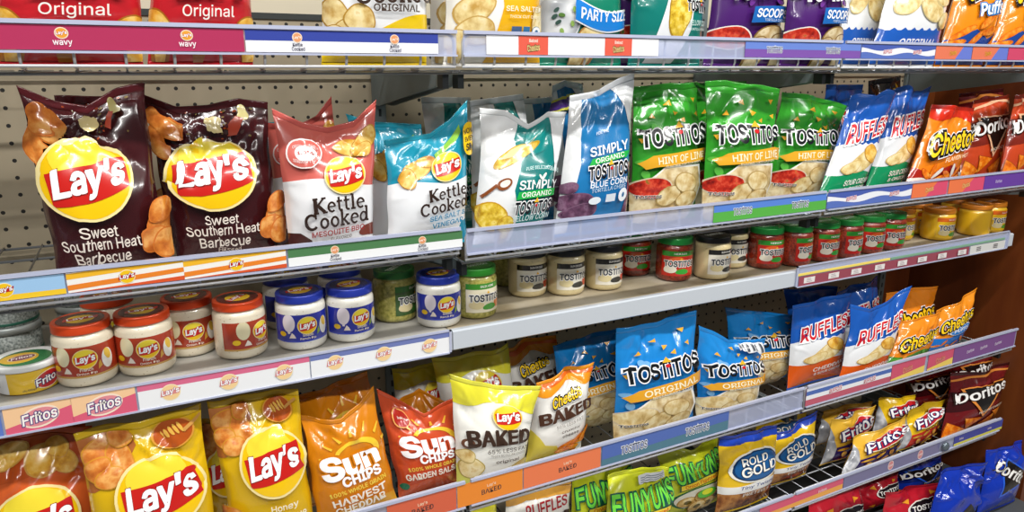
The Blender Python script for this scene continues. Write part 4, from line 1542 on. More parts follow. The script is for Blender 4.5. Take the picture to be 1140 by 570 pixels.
tag(b.obj('marker_strip'), 'thin yellow marker strip in the rail under the red salsa jars', 'marker strip')
b = Build()
b.box(xb + .004, XD - .05, S3Y - .0032, S3Y - .0018, 1.0105, 1.0165, plain('green_strip', '#7ea88a', .4))
tag(b.obj('marker_strip'), 'thin green marker strip in the rail under the yellow queso jars', 'marker strip')

# fourth shelf cards
for (p, q, lx, lab, col) in ((430, 508, 470, 'red orange price card under the red garden salsa bag', '#d9603e'), (508.6, 582, 547, 'bright orange price card under the yellow topped baked bag', '#ef8a24'), (582.6, 669, 632, 'salmon orange price card under the orange topped baked bag', '#ec7a4a')):
    c = Card((p, 560 - (p - 430) * .22), (q, 560 - (q - 430) * .25), 4, lab, col)
    y = 560 - (lx - 430) * .235
    c.art.text('BAKED', c.X(lx, y), c.h * .42, c.h * .9, '#4a3030', h=c.h * .22, bold=.03, rot=.04)
    c.art.text("Lay's", c.X(lx, y), c.h * .66, c.h * .4, '#f6d8b8', bold=.03, rot=.08)
    c.done()
c = Card((669.6, 508), (811, 468), 4, 'blue over teal price card under the blue corn chip bags', '#48788c')
c.art.zone(lambda x: c.h * (.3 + .2 * x / c.w), c.h, '#4a68b4', x0=0, x1=c.w)
for px, py in ((706, 497), (776, 478)):
    mini_corn(c, c.X(px, py))
c.done()
c = Card((897, 442), (992, 414), 4, 'blue white and red banded price card under the cheddar ridged bags', '#c0566c')
c.art.zone(c.h * .34, c.h * .58, '#eef0f4', x0=0, x1=c.w)
c.art.zone(c.h * .58, c.h * .82, '#4668b4', x0=0, x1=c.w)
c.art.zone(c.h * .82, c.h, '#dfe4f0', x0=0, x1=c.w)
for px, py in ((930, 433), (968, 421)):
    mini_ridge(c, c.X(px, py))
c.done()
for (p, q, lx, lab) in ((992.6, 1031, 1011, 'rose and yellow price card under the green and orange cheese bag'), (1031.6, 1061, 1046, 'rose and yellow price card beside the mauve card on the blue ridged shelf')):
    c = Card((p, 412), (q, 396), 4, lab, '#d2506e')
    c.art.poly([(0, 0), (c.w, 0), (c.w, c.h * .42), (0, c.h * .1)], '#f0d060')
    mini_cat(c, c.X(lx, 405), '#e88a8a')
    c.done()
c = Card((1061.6, 394), (1131, 369), 4, 'mauve price card by the wooden panel above the maroon bags', '#7a4a8c')
for px, py in ((1081, 386), (1096, 381), (1112, 376)):
    c.art.text('Doritos', c.X(px, py), c.h * .5, c.h * .7, '#d9cce2', h=c.h * .2, bold=.03, rot=.1)
c.done()
# low shelf cards
c = Card((845, 575), (938, 540), 5, 'rose and orange price card under the pretzel bags', '#dc5474')
c.art.poly([(0, 0), (c.w, 0), (c.w, c.h * .45), (0, c.h * .3)], '#f0a848')
c.art.text('Fritos', c.X(915, 550), c.h * .55, c.h * .9, '#f6e0e4', h=c.h * .26, bold=.02, rot=.1)
c.done()
c = Card((938.6, 540), (1046, 497), 5, 'grey lilac price card with two pale oval logos under the corn chip bags', '#77749c')
for px, py in ((991, 521), (1024, 507)):
    x, h = c.X(px, py), c.h
    c.art.blob(x, h * .5, h * .36, h * .44, '#f0d8d4', n=26)
    c.art.blob(x, h * .5, h * .3, h * .38, '#d88a8e', n=26)
    c.art.text('Fritos', x, h * .5, h * .52, '#f8f0ee', h=h * .2, bold=.03, rot=.2)
c.done()
c = Card((1061, 497), (1114, 481), 5, 'royal blue price card with a yellow lower edge at the end of the low rail', '#24309a')
c.art.zone(0, c.h * .24, '#d8d04a', x0=0, x1=c.w)
for px, py in ((1069, 494), (1100, 484)):
    c.art.text('Doritos', c.X(px, py), c.h * .56, c.h * .6, '#e4d6de', h=c.h * .22, bold=.03)
c.done()
p = at_y(1053, 497, -.012)
b = Build()
b.lathe([(0, 0), (.012, 0), (.014, .003), (.014, .006), (.009, .0105), (0, .0105)], plain('grey_clip', '#6f7a82', .3, .5), 20)
o = b.obj('rail_clip', loc=(p[0], -.0078, .42))
o.rotation_euler = (radians(90), 0, 0)
tag(o, 'round grey clip joining the lilac and royal blue price cards', 'clip')

# ------------------------------------------------------------------ jars and tubs
DECK = 1.0208
def wrap(art, R, z0, h, ang, k=26):
    """label print bent round a jar of radius R; faces -y"""
    us, vs = np.linspace(-1, 1, k), np.array([0., .5, 1.])
    U, tr, mk, G = bake(art, us, vs)
    t = U[:, 0] * ang
    r = R + .00025 + .00012 * U[:, 2]
    P = np.stack([r * np.sin(t), -r * np.cos(t), z0 + U[:, 1] * h], 1)
    n = np.stack([np.sin(t), -np.cos(t), 0 * t], 1)
    uk = sorted(set(mk))
    return mesh_from('label', P, tr, [mat(x) for x in uk], [uk.index(x) for x in mk], True, n)

def label_art(kind, asp):
    a = Art(asp)
    if kind in ('onion', 'ranch'):
        c, d = ('#a8381e', '#8c2414') if kind == 'onion' else ('#26309a', '#1a2070')
        a.zone(0, asp, c)
        a.zone(0, asp * .06, '#c99a4a' if kind == 'onion' else '#3a48b8')
        a.blob(-.24, asp * .70, .085, .12, '#e6dcb4' if kind == 'onion' else '#e9dfe6', n=24)
        if kind == 'ranch':
            a.poly([(-.265, asp * .5), (-.215, asp * .5), (-.225, asp * .32), (-.255, asp * .32)], '#e9dfe6')
        a.blob(.24, asp * .48, .07, .12, '#f1efe6', n=24)
        a.blob(.245, asp * .62, .04, .07, '#e8c04a', rot=.3)
        a.blob(-.33, asp * .3, .05, .035, '#f0c41c', n=16)
        a.poly([(-.24, asp * .16), (-.15, asp * .16), (-.17, asp * .28), (-.2, asp * .36), (-.22, asp * .26)], '#efe2d4')
        a.poly([(.12, asp * .2), (.17, asp * .3), (.15, asp * .5), (.13, asp * .4)], '#7c9a3a' if kind == 'ranch' else '#d8a03a')
        a.grp = 1
        sun_emblem(a, 0, asp * .60, .24)
        a.grp = 0
        for w, y in ((('French', 'Onion Dip')[0], .26), (('French', 'Onion Dip')[1], .13)) if kind == 'onion' else (('Smooth', .26), ('Ranch Dip', .13)):
            a.text(w, .0, asp * y, .13 if len(w) < 7 else .2, '#f6ead8', h=asp * .095, bold=.02)
    else:
        pal = {'salsa': ('#c8281c', '#2e8a2c', '#3aa636'), 'verde': ('#efe6c8', '#3c8a2a', '#4a9a36'), 'guac': ('#3a5a2a', '#2c6a24', '#3a7a2c'),
               'white': ('#efe9d8', '#22201e', '#3c3a34'), 'yellow': ('#eec024', '#d8661c', '#e8821c')}[kind]
        a.zone(0, asp, pal[0])
        a.zone(asp * .80, asp, pal[1])
        a.text('MEDIUM' if kind == 'salsa' else 'SALSA CON QUESO' if kind in ('white', 'yellow') else 'SALSA VERDE', .0, asp * .90, .34, '#f2efe6', h=asp * .08, bold=.02)
        a.blob(.3, asp * .26, .1, .13 , '#d23a22' if kind != 'verde' else '#e07a3a', wob=.1, n=20)
        a.blob(-.26, asp * .28, .16, .12, '#efe6d2' if kind == 'salsa' else '#e2d2a0', wob=.08, n=20)
        a.blob(.06, asp * .18, .16, .08, pal[2] if kind != 'yellow' else '#5a9a34', wob=.1, n=20)
        if kind == 'salsa':
            a.blob(-.1, asp * .66, .2, .08, '#e2622a', wob=.1, n=18)
        a.grp = 1
        a.text('TOSTiTOS', .0, asp * .50, .84, '#16202c', h=asp * .25, bold=.045, outline=[(.12, '#f4f2ec')])
        a.tri(.02, asp * .68, .045, '#f0b92c', rot=-.5)
        a.grp = 0
    return a

JARS = {}
def jar_kind(kind):
    if kind in JARS:
        return JARS[kind]
    tall = kind in ('salsa', 'verde', 'guac', 'white')
    R = .0435 if kind in ('onion', 'ranch') else .0425 if kind != 'yellow' else .0435
    H = {'onion': .100, 'ranch': .100, 'yellow': .092}.get(kind, .102)
    fillc = {'onion': '#e4d9c0', 'ranch': '#e6e3d8', 'salsa': '#7a2414', 'verde': '#a9a04a', 'guac': '#8c8a3e', 'white': '#d9c796', 'yellow': '#e6b41c'}[kind]
    lidc = {'onion': '#d2461a', 'ranch': '#23369c', 'salsa': '#1f8a3a', 'verde': '#2f8a2a', 'guac': '#2c6a2a', 'white': '#1c1c1e', 'yellow': '#c8781c'}[kind]
    # glassy jar filled to the shoulder
    gm, gb = principled('jar_' + kind, lin(fillc), .35, 0, 1.)
    gb.inputs['Coat Roughness'].default_value = .04
    if kind == 'salsa':
        ramp_noise(gm, gb, [(.3, '#4e140a'), (.5, '#8a2a16'), (.66, '#a8401e'), (.78, '#5c5a1c')], 220, 4)
    elif kind in ('verde', 'guac'):
        ramp_noise(gm, gb, [(.3, '#7c7a30'), (.5, '#a9a24c'), (.7, '#c2b868')], 160, 4)
    elif kind in ('onion', 'ranch', 'white'):
        c = fillc
        ramp_noise(gm, gb, [(.3, c), (.66, c), (.74, '#a8956a')], 260, 2)
    b = Build()
    b.lathe([(0, 0.0006), (R * .80, 0.0), (R * .93, .0015), (R * .985, .006), (R, .012), (R, H * .74), (R * .975, H * .79), (R * .93, H * .815), (R * .90, H * .83), (R * .905, H * .845), (R * .885, H * .86), (R * .885, H * .90), (0, H * .90)], gm, 44)
    body = b.mesh('jar')
    lm = principled('lid_' + kind, lin(lidc), .3, .15, .4)[0]
    l = Build()
    zr = H * .855
    l.lathe([(R * .90, zr), (R * .955, zr), (R * .965, zr + .0012), (R * .955, zr + .003), (R * .955, H - .0022), (R * .93, H - .0004), (R * .88, H), (R * .84, H - .0008), (0, H - .0008)], lm, 44)
    lid = l.mesh('lid')
    # round print on the lid
    a = Art(1)
    rr = R * .78
    if kind in ('onion', 'ranch'):
        a.blob(0, 0, .5, .5, '#5a1a14' if kind == 'onion' else '#182468', n=40)
        a.blob(0, 0, .3, .3, '#e6b81e', n=30)
        a.poly([(-.36, -.1), (.34, -.04), (.38, .14), (-.34, .08)], '#b8231b')
        a.text("Lay's", 0, .02, .54, '#ffffff', h=.2, bold=.03, rot=.1)
    else:
        a.blob(0, 0, .5, .5, lidc, n=40)
        a.text('TOSTiTOS', 0, 0, .8, '#f0eee8', h=.2, bold=.04)
    T, L, mk, G = a.arrays()
    U = T.reshape(-1, 2)
    P = np.stack([U[:, 0] * 2 * rr, U[:, 1] * 2 * rr, H - .0006 + .0001 * np.repeat(L, 3)], 1)
    uk = sorted(set(mk))
    tr = np.arange(len(P)).reshape(-1, 3)
    a2 = (T[:, 1, 0] - T[:, 0, 0]) * (T[:, 2, 1] - T[:, 0, 1]) - (T[:, 2, 0] - T[:, 0, 0]) * (T[:, 1, 1] - T[:, 0, 1])
    tr[a2 < 0] = tr[a2 < 0][:, ::-1]
    lidp = mesh_from('lid_print', P, tr, [mat(x) for x in uk], [uk.index(x) for x in mk], False)
    ang = 1.55 if kind in ('onion', 'ranch') else 1.05
    z0, z1 = (H * .17, H * .67) if kind in ('onion', 'ranch') else (H * .14, H * .72)
    if kind == 'yellow':
        z0, z1 = H * .1, H * .74
    asp = (z1 - z0) / (2 * ang * R)
    label = wrap(label_art(kind, asp), R, z0, z1 - z0, ang)
    JARS[kind] = (R, H, body, lid, lidp, label)
    return JARS[kind]

FIRST = {}
def jar(kind, px, py, label, turn=0., group=None, cat='jar of dip', name='dip_jar'):
    R = jar_kind(kind)[0]
    P = at_z(px, py, DECK)
    d = P - EYE
    d[2] = 0
    d /= np.linalg.norm(d)
    C = P + d * R
    loc = (C[0], C[1], DECK)
    if kind not in FIRST:
        R, H, body, lid, lidp, lab = jar_kind(kind)
        root = link(name, body, None, loc)
        l = link('lid', lid, root)
        link('lid_print', lidp, l)
        link('label', lab, root)
        FIRST[kind] = root
    else:
        src = FIRST[kind]
        root = src.copy()
        COL.objects.link(root)
        for ch in list(src.children):
            c = ch.copy()
            COL.objects.link(c)
            c.parent = root
            for g in list(ch.children):
                e = g.copy()
                COL.objects.link(e)
                e.parent = c
        root.location = loc
    root.rotation_euler = (0, 0, turn)
    return tag(root, label, cat, group)

GO, GR = 'red lidded onion dip jars', 'blue lidded ranch dip jars'
jar('onion', 101, 431, 'red lidded onion dip jar nearest the yellow dip tub', .05, GO)
jar('onion', 167, 419, 'red lidded onion dip jar second from the yellow tub, in the front row', .08, GO)
jar('onion', 215, 398, 'red lidded onion dip jar set back between two front ones', .1, GO)
jar('onion', 271, 401, 'red lidded onion dip jar turned to show its side, next to the blue lids', .75, GO)
jar('onion', 128, 396, 'red lidded onion dip jar hidden behind the two front ones, only lid showing', .2, GO)
jar('ranch', 338, 391, 'blue lidded ranch dip jar nearest the red lids', .05, GO and GR)
jar('ranch', 392, 382, 'blue lidded ranch dip jar beside the olive green jar', .2, GR)
jar('ranch', 489, 366, 'blue lidded ranch dip jar standing between two green lidded jars', .0, GR)
jar('ranch', 322, 368, 'blue lidded ranch jar in shadow behind the one nearest the red lids', .3, GR)
jar('ranch', 381, 357, 'blue lidded ranch jar in shadow behind the one beside the olive green jar', .3, GR)
GG = 'green lidded green sauce jars'
jar('guac', 441, 360, 'olive green dip jar with a dark green lid between two blue lidded jars', .75, GG)
jar('verde', 530, 356, 'pale green salsa jar with bright green lid and white label', .15, GG)
jar('verde', 566, 320, 'pale green salsa jar half hidden behind, beside the first black lid', .9, GG)
GW, GS, GY = 'black lidded white queso jars', 'green lidded red salsa jars', 'yellow queso jars'
jar('white', 587, 332, 'black lidded white queso jar, first of the three in a row', .0, GW)
jar('white', 629, 330, 'black lidded white queso jar, middle of the three in a row', .05, GW)
jar('white', 671, 324, 'black lidded white queso jar, third of the row, touching a red salsa', .03, GW)
jar('salsa', 704, 308, 'red salsa jar with green lid partly behind the third white queso', -.2, GS)
jar('salsa', 749, 314, 'red salsa jar with green lid standing alone between gaps, label facing out', -.35, GS)
jar('white', 791, 312, 'black lidded white queso jar beside the lone red salsa', .1, GW)
jar('white', 811, 299, 'black lidded white queso jar farther back, before the run of salsas', -.05, GW)
jar('salsa', 850, 300, 'red salsa jar, first of the long green lidded run, after the white queso', -.2, GS)
jar('salsa', 882, 297, 'red salsa jar, second of the long green lidded run, label turned away', .3, GS)
jar('salsa', 912, 292, 'red salsa jar, third of the long green lidded run', 0, GS)
jar('salsa', 938, 288, 'red salsa jar, fourth of the long green lidded run', .2, GS)
jar('salsa', 963, 283, 'red salsa jar, fifth of the long green lidded run', -.1, GS)
jar('salsa', 986, 279, 'red salsa jar, last of the green lidded run, next to yellow jars', -.1, GS)
jar('yellow', 997, 268, 'yellow queso jar tucked behind the last red salsa', .3, GY)
jar('yellow', 1016, 261, 'yellow queso jar deep behind, second from the salsas', .2, GY)
jar('yellow', 1041, 268, 'yellow queso jar in front with its label facing out', .0, GY)
jar('yellow', 1061, 255, 'yellow queso jar behind the front one with the label facing out', .1, GY)
jar('yellow', 1082, 263, 'yellow queso jar in front with its barcode side showing', 1.3, GY)
jar('yellow', 1098, 259, 'yellow queso jar nearest the wooden end panel', .1, GY)

def tub(px, py, z, label, R=.047, H=.047, side='#e9bd24', lidc='#e6e8e6', art=None, turn=0., name='dip_tub', loc=None):
    if loc is None:
        P = at_z(px, py, z)
        d = P - EYE
        d[2] = 0
        d /= np.linalg.norm(d)
        C = P + d * R
    else:
        C = loc
    b = Build()
    b.lathe([(0, .0005), (R * .84, 0), (R * .88, .002), (R * .93, H * .86), (0, H * .86)], plain('tub_' + side, side, .35, 0, .3), 44)
    root = b.obj(name, loc=(C[0], C[1], z))
    root.rotation_euler = (0, 0, turn)
    l = Build()
    l.lathe([(R * .93, H * .80), (R * .985, H * .80), (R, H * .83), (R, H * .95), (R * .97, H), (R * .90, H), (R * .87, H * .97), (0, H * .97)], plain('tublid_' + lidc, lidc, .3, 0, .3), 44)
    lo = link('lid', l.mesh('lid'), root)
    if art:
        side_art, lid_art = art
        m = wrap(side_art, R * .905, H * .05, H * .72, 1.5)
        for v in m.vertices:                 # follow the taper
            k = (.885 + .045 * v.co.z / H) / .905 + .004
            v.co.x *= k
            v.co.y *= k
        link('label', m, root)
        T, L, mk, G = lid_art.arrays()
        U = T.reshape(-1, 2)
        P = np.stack([U[:, 0] * 1.7 * R, U[:, 1] * 1.7 * R, H * .972 + .0001 * np.repeat(L, 3)], 1)
        uk = sorted(set(mk))
        link('lid_print', mesh_from('lid_print', P, np.arange(len(P)).reshape(-1, 3), [mat(x) for x in uk], [uk.index(x) for x in mk], False), lo)
    return tag(root, label, 'tub of dip', 'round dip tubs'), C

def tub_art(c, word):
    asp = .034 / (2 * 1.5 * .047 * .905)
    a = Art(asp)
    a.zone(0, asp, c)
    a.zone(0, asp, '#e8e9ea', x0=-.5, x1=-.22)
    for k in range(7):
        a.zone(asp * .3, asp * .8, '#2a2c30', x0=-.42 + .014 * k, x1=-.42 + .014 * k + (.008 if k % 2 else .005), n=1)
    a.blob(.22, asp * .48, .15, .1, '#c0262a', rot=.2, n=24, rim='#f2e6c0')
    a.text('Fritos', .22, asp * .5, .3, '#ffffff', h=asp * .34, bold=.03, shear=.2, rot=.2, outline=[(.1, '#2c2460')])
    a.text('JALAPENO', .0, asp * .15, .14, '#4a4a2a', h=asp * .1, bold=.01)
    b = Art(1)
    b.blob(0, 0, .44, .44, '#2c7a44', n=40)
    b.blob(-.1, .02, .32, .30, '#e3b53a', n=30)
    b.blob(-.06, .02, .22, .14, '#8a3a4a', n=24, rot=.2, rim='#e9d8a8')
    b.text('Fritos', -.06, .03, .36, '#f4f0ea', h=.14, bold=.03, shear=.2, rot=.2)
    return a, b
t1, C1 = tub(36, 440, DECK, 'yellow dip tub with a white lid, alone in front of the grey cans', art=tub_art('#eabf26', ''), turn=.1)
def can(C, z, label, R=.046, H=.055):
    b = Build()
    side = stained('can_print', '#4a524e', '#8a918c', '#b4bab4', 260) if 'can_print' not in bpy.data.materials else bpy.data.materials['can_print']
    b.lathe([(0, .0005), (R * .93, 0), (R * .95, .003), (R * .95, H - .012), (0, H - .012)], side, 44)
    root = b.obj('dip_can', loc=(C[0], C[1], z))
    l = Build()
    l.lathe([(R * .95, H - .012), (R, H - .012), (R, H - .002), (R * .96, H), (R * .88, H), (R * .85, H - .003), (0, H - .003)], plain('can_lid', '#aeb4b2', .3, .3), 44)
    link('lid', l.mesh('lid'), root)
    g = Build()
    g.lathe([(R * .951, 0.0035), (R * .962, .004), (R * .962, .008), (R * .951, .0085)], plain('can_green', '#1f5a48', .4), 44)
    link('green_band', g.mesh('green_band'), root)
    return tag(root, label, 'can of dip', 'grey dip cans')
Q = at_z(4, 405, DECK)
Q = (Q[0] + .01, Q[1] + .06)
can(Q, DECK, 'grey dip can with a pale lid behind the yellow tub, bottom of the stack')
can(Q, DECK + .0552, 'grey printed dip can with green rim, top of the stack behind the yellow tub')
Q2 = (Q[0] + .105, Q[1] + .075)
can(Q2, DECK, 'grey dip can deep in shadow between the can stack and the red lids, lower one')
can(Q2, DECK + .0552, 'grey dip can deep in shadow between the can stack and the red lids, upper one')

# ------------------------------------------------------------------ bags on the top shelf
Z1, Z2, Z22, Z4, Z5, Z6 = 1.503, 1.186, 1.172, .667, .384, .1255
G1, G2, G4, G5, G6 = 'chip bags on the top shelf', 'chip bags on the second shelf', 'chip bags on the shelf under the jars', 'snack bags on the low shelf', 'bags on the bottom deck'
FT = .073
bag('red_wavy', (-10, -114), (160, -109), (-8, 60), (160, 60), FT, Z1, 'red wavy chip bag at the left end of the top shelf', G1, lean=.05)
bag('red_wavy', (163, -109), (284, -104), (164, 60), (282, 60), FT, Z1, 'red wavy chip bag beside the bare gap on the top shelf', G1, lean=.05)
bag('kettle_original', (353, -104), (480, -99), (356, 62), (477, 62), FT, Z1, 'white kettle bag with a yellow foot next to the bare gap', G1, lean=.05)
bag('sea_salted', (470, -94), (585, -94), (478, 62), (590, 62), .15, Z1, 'yellow and white chip bag half hidden behind the salted one', G1, lean=.05)
bag('sea_salted', (494, -94), (604, -89), (492, 64), (602, 64), FT, Z1, 'yellow and white sea salted bag beside the green party bag', G1, lean=.05)
bag('green_party', (600, -89), (694, -84), (598, 64), (692, 64), .10, Z1, 'dark green party size bag with a silver bowl picture', G1, lean=.05)
bag('purple_scoops', (676, -79), (730, -79), (680, 64), (730, 64), .15, Z1, 'purple bag peeking out between the green party and teal bags', G1, lean=.05)
bag('yellow_corn', (704, -82), (788, -76), (698, 65), (780, 65), FT, Z1, 'teal and white yellow corn bag on the top shelf', G1, lean=.05)
bag('purple_scoops', (800, -76), (880, -72), (782, 65), (866, 65), .115, Z1, 'purple scoop chip bag beside the teal yellow corn bag', G1, lean=.05)
bag('purple_scoops', (882, -72), (950, -68), (868, 66), (930, 66), .065, Z1, 'purple scoop chip bag touching the white ridged bag', G1, lean=.05)
bag('white_ridged', (955, -68), (1005, -64), (925, 66), (972, 66), .135, Z1, 'narrow white and blue ridged bag beside the purple bag', G1, lean=.05, thick=(.02, .02))
bag('white_ridged', (1000, -64), (1068, -60), (966, 66), (1040, 66), FT, Z1, 'wide white and blue ridged bag beside the orange puffs', G1, lean=.05)
bag('orange_puffs', (1072, -48), (1125, -44), (1042, 66), (1096, 66), FT, Z1, 'orange puffs bag next to the white ridged bag', G1, lean=.05)
bag('orange_puffs', (1128, -44), (1168, -38), (1097, 66), (1142, 66), FT, Z1, 'orange puffs bag cut off by the picture edge, top shelf end', G1, lean=.05)

# ------------------------------------------------------------------ second shelf
bag('brown_sweet', (20, 112), (164, 102), (60, 300), (186, 290), .066, Z2, 'dark brown barbecue bag nearest the bare pegboard, big round logo', G2, lean=.12, ears=(.02, -.002, -.014, .008, .014), crumple=1.9)
bag('brown_sweet', (156, 112), (300, 116), (194, 290), (312, 277), .105, Z2, 'dark brown barbecue bag leaning next to the red kettle bag', G2, lean=.12, ears=(.012, -.008, -.004, .008, .004), crumple=2.0)
bag('brown_sweet', (60, 106), (160, 108), (84, 290), (185, 285), .17, Z2, 'dark brown bag in shadow behind the first barbecue bag', G2, lean=.08)
bag('kettle_red', (296, 136), (372, 126), (302, 270), (388, 262), .155, Z2, 'red and white kettle bag behind the front one, left edge showing', G2, lean=.10, ears=(.0, -.01, -.01, .0, .03))
bag('kettle_red', (303, 134), (421, 128), (320, 272), (416, 260), FT, Z2, 'red and white kettle bag in front with pinched pointed corners', G2, lean=.12, ears=(.02, -.004, -.016, -.008, .026))
bag('kettle_blue', (384, 134), (470, 138), (414, 264), (500, 258), .155, Z2, 'blue and white kettle bag hidden behind the front sea salt one', G2, lean=.08, ears=(.012, 0, 0, 0, 0))
bag('kettle_blue', (286, 136), (330, 136), (290, 270), (340, 268), .24, Z2, 'blue and white kettle bag deep behind the red kettle bags', G2, lean=.04)
bag('kettle_blue', (427, 152), (525, 128), (430, 264), (519, 250), FT, Z2, 'blue and white sea salt kettle bag in front with tall pointed corner', G2, lean=.12, ears=(-.006, -.01, -.014, .002, .028))
bag('organic_teal', (522, 112), (585, 104), (524, 256), (598, 250), .155, Z22, 'teal organic bag behind the front white and teal one', G2, lean=.08)
bag('organic_teal', (536, 128), (634, 132), (526, 258), (606, 248), FT, Z22, 'white and teal organic yellow corn bag with a corn cob picture', G2, lean=.12, ears=(.014, .01, -.014, .012, .014))
bag('organic_blue_band', (612, 96), (650, 94), (616, 246), (668, 240), .155, Z22, 'white and blue organic bag behind, its white corner sticking up', G2, lean=.08, ears=(0, .006, .012, .004, -.004))
bag('organic_blue', (634, 104), (706, 92), (617, 248), (698, 234), FT, Z22, 'blue organic corn bag in front with a white upper corner', G2, lean=.12, ears=(-.004, -.004, -.002, .014, .02))
bag('organic_teal', (470, 108), (525, 108), (480, 255), (540, 250), .24, Z22, 'teal organic bag deep in shadow behind the sea salt bags', G2, lean=.04)
bag('organic_blue', (580, 110), (640, 106), (590, 250), (655, 245), .24, Z22, 'blue organic bag deepest in shadow between teal and blue ones', G2, lean=.04)
bag('lime_corn', (704, 96), (780, 92), (700, 234), (776, 224), .108, Z22, 'green lime corn chip bag right beside the blue organic bag', G2, lean=.10, ears=(.0, 0, .003, 0, .004), crumple=1.3)
bag('lime_corn', (786, 90), (870, 98), (781, 224), (852, 214), .06, Z22, 'green lime corn chip bag in the middle of the three', G2, lean=.10, ears=(.0, .006, 0, .003, -.002), crumple=1.3)
bag('lime_corn', (866, 103), (944, 116), (852, 214), (914, 206), .118, Z22, 'green lime corn chip bag beside the blue and green ridged bags', G2, lean=.10, ears=(.0, .006, .008, .004, -.004), crumple=1.3)
bag('lime_corn', (760, 92), (830, 90), (762, 222), (836, 214), .165, Z22, 'green lime corn chip bag in the row behind, barely seen', G2, lean=.06)
bag('ridged_green', (948, 106), (998, 104), (914, 206), (962, 200), .05, Z22, 'blue and green ridged chip bag touching the green lime bag', G2, lean=.10, thick=(.026, .02), ears=(.0, .004, -.004, .012, .0))
bag('ridged_green', (996, 100), (1038, 98), (964, 202), (1006, 196), .10, Z22, 'blue and green ridged chip bag touching the flaming orange bag', G2, lean=.10, thick=(.026, .02), ears=(0, .012, -.004, -.006, .006))
bag('ridged_green', (918, 94), (960, 94), (905, 204), (950, 200), .165, Z22, 'blue ridged bag tops in shadow behind the last lime bag', G2, lean=.06)
bag('black_yellow', (966, 90), (1004, 84), (960, 200), (1005, 196), .165, Z22, 'black bag with yellow letters behind the blue and green ridged bags', G2, lean=.06)
bag('orange_hot', (1040, 116), (1088, 120), (1008, 200), (1066, 190), .05, Z22, 'orange flaming cheese bag with a red top on the second shelf', G2, lean=.10, thick=(.028, .02))
bag('red_nacho', (1084, 112), (1127, 104), (1066, 192), (1112, 187), .12, Z22, 'rust red nacho bag next to the flaming orange bag', G2, lean=.10, thick=(.028, .02))
bag('red_nacho', (1128, 106), (1164, 102), (1114, 187), (1148, 182), .06, Z22, 'rust red nacho bag cut off by the picture edge on the second shelf', G2, lean=.10, thick=(.028, .02))
bag('maroon_nacho', (1066, 104), (1120, 98), (1060, 190), (1110, 186), .205, Z22, 'dark maroon bag behind the flaming orange bag', G2, lean=.06)

# ------------------------------------------------------------------ shelf under the jars
bag('orange_barbecue', (-36, 484), (104, 472), (-30, 690), (118, 660), .11, Z4, 'orange barbecue bag at the left under the peach price cards', G4, lean=.12, crumple=1.9)
bag('orange_barbecue', (-20, 462), (96, 452), (-10, 640), (110, 620), .215, Z4, 'orange barbecue bag behind the front one, chips picture at its top', G4, lean=.08)
bag('honey_yellow', (80, 482), (226, 452), (124, 690), (250, 640), .06, Z4, 'yellow honey bag with a honey pot picture, beside the orange bag', G4, lean=.12, ears=(.0, .0, -.004, .004, .006), crumple=1.2)
bag('honey_yellow', (214, 470), (270, 458), (220, 640), (290, 620), .165, Z4, 'yellow honey bag in shadow behind the two front ones', G4, lean=.08)
bag('honey_yellow', (228, 446), (332, 432), (266, 640), (356, 610), FT, Z4, 'yellow honey bag touching the gold whole grain bag', G4, lean=.12, ears=(.0, .0, .0, .002, .002), crumple=1.2)
bag('sun_gold', (330, 440), (412, 414), (350, 620), (440, 590), .155, Z4, 'gold whole grain bag folded over behind the front gold one', G4, lean=.08)
bag('sun_gold', (335, 470), (419, 446), (354, 600), (446, 566), FT, Z4, 'gold whole grain harvest bag in front with folded top corners', G4, lean=.12, ears=(.012, -.006, -.012, .004, .026))
bag('sun_red', (419, 446), (516, 450), (448, 570), (508, 548), .10, Z4, 'red whole grain salsa bag with a notched top', G4, lean=.12, ears=(.024, .002, -.02, .0, .02))
bag('baked_white', (436, 412), (500, 400), (450, 560), (520, 540), .26, Z4, 'pale baked bag in deep shadow behind the red salsa bag', G4, lean=.04)
bag('sun_gold', (440, 440), (494, 436), (450, 560), (505, 545), .17, Z4, 'gold whole grain bag peeking over the red salsa bag', G4, lean=.08, ears=(-.02, -.004, .01, -.004, -.02))
bag('baked_white', (478, 402), (566, 386), (515, 560), (590, 530), .205, Z4, 'white baked bag behind the front yellow topped one', G4, lean=.08, ears=(.01, 0, 0, 0, .01))
bag('baked_white', (499, 418), (601, 434), (508, 548), (582, 524), .062, Z4, 'white baked bag in front with a bright yellow top', G4, lean=.12, ears=(.004, -.002, -.006, .0, .012))
bag('baked_orange', (552, 388), (618, 372), (570, 530), (640, 510), .26, Z4, 'white baked cheese bag behind, with an orange corner up', G4, lean=.08, ears=(0, -.004, .006, 0, 0))
bag('baked_orange', (596, 424), (660, 404), (582, 532), (646, 510), .10, Z4, 'white baked cheese bag in front with an orange top', G4, lean=.12, ears=(-.004, -.004, .01, .0, .004))
bag('blue_corn', (612, 384), (688, 366), (636, 510), (694, 494), .19, Z4, 'bright blue corn chip bag behind the baked cheese bag', G4, lean=.08)
bag('blue_corn', (685, 366), (774, 348), (680, 500), (774, 478), FT, Z4, 'bright blue corn chip bag in front, first full one beside the baked bags', G4, lean=.10, ears=(.0, .0, -.004, .002, .008), crumple=1.3)
bag('blue_corn_tag', (774, 368), (852, 378), (774, 478), (836, 460), FT, Z4, 'bright blue corn chip bag in front with its top folded down', G4, lean=.10, ears=(.014, .004, -.014, -.006, .006), crumple=1.3)
bag('blue_corn', (806, 342), (892, 352), (815, 470), (868, 446), .175, Z4, 'bright blue corn chip bag behind, between the folded one and red letters', G4, lean=.08)
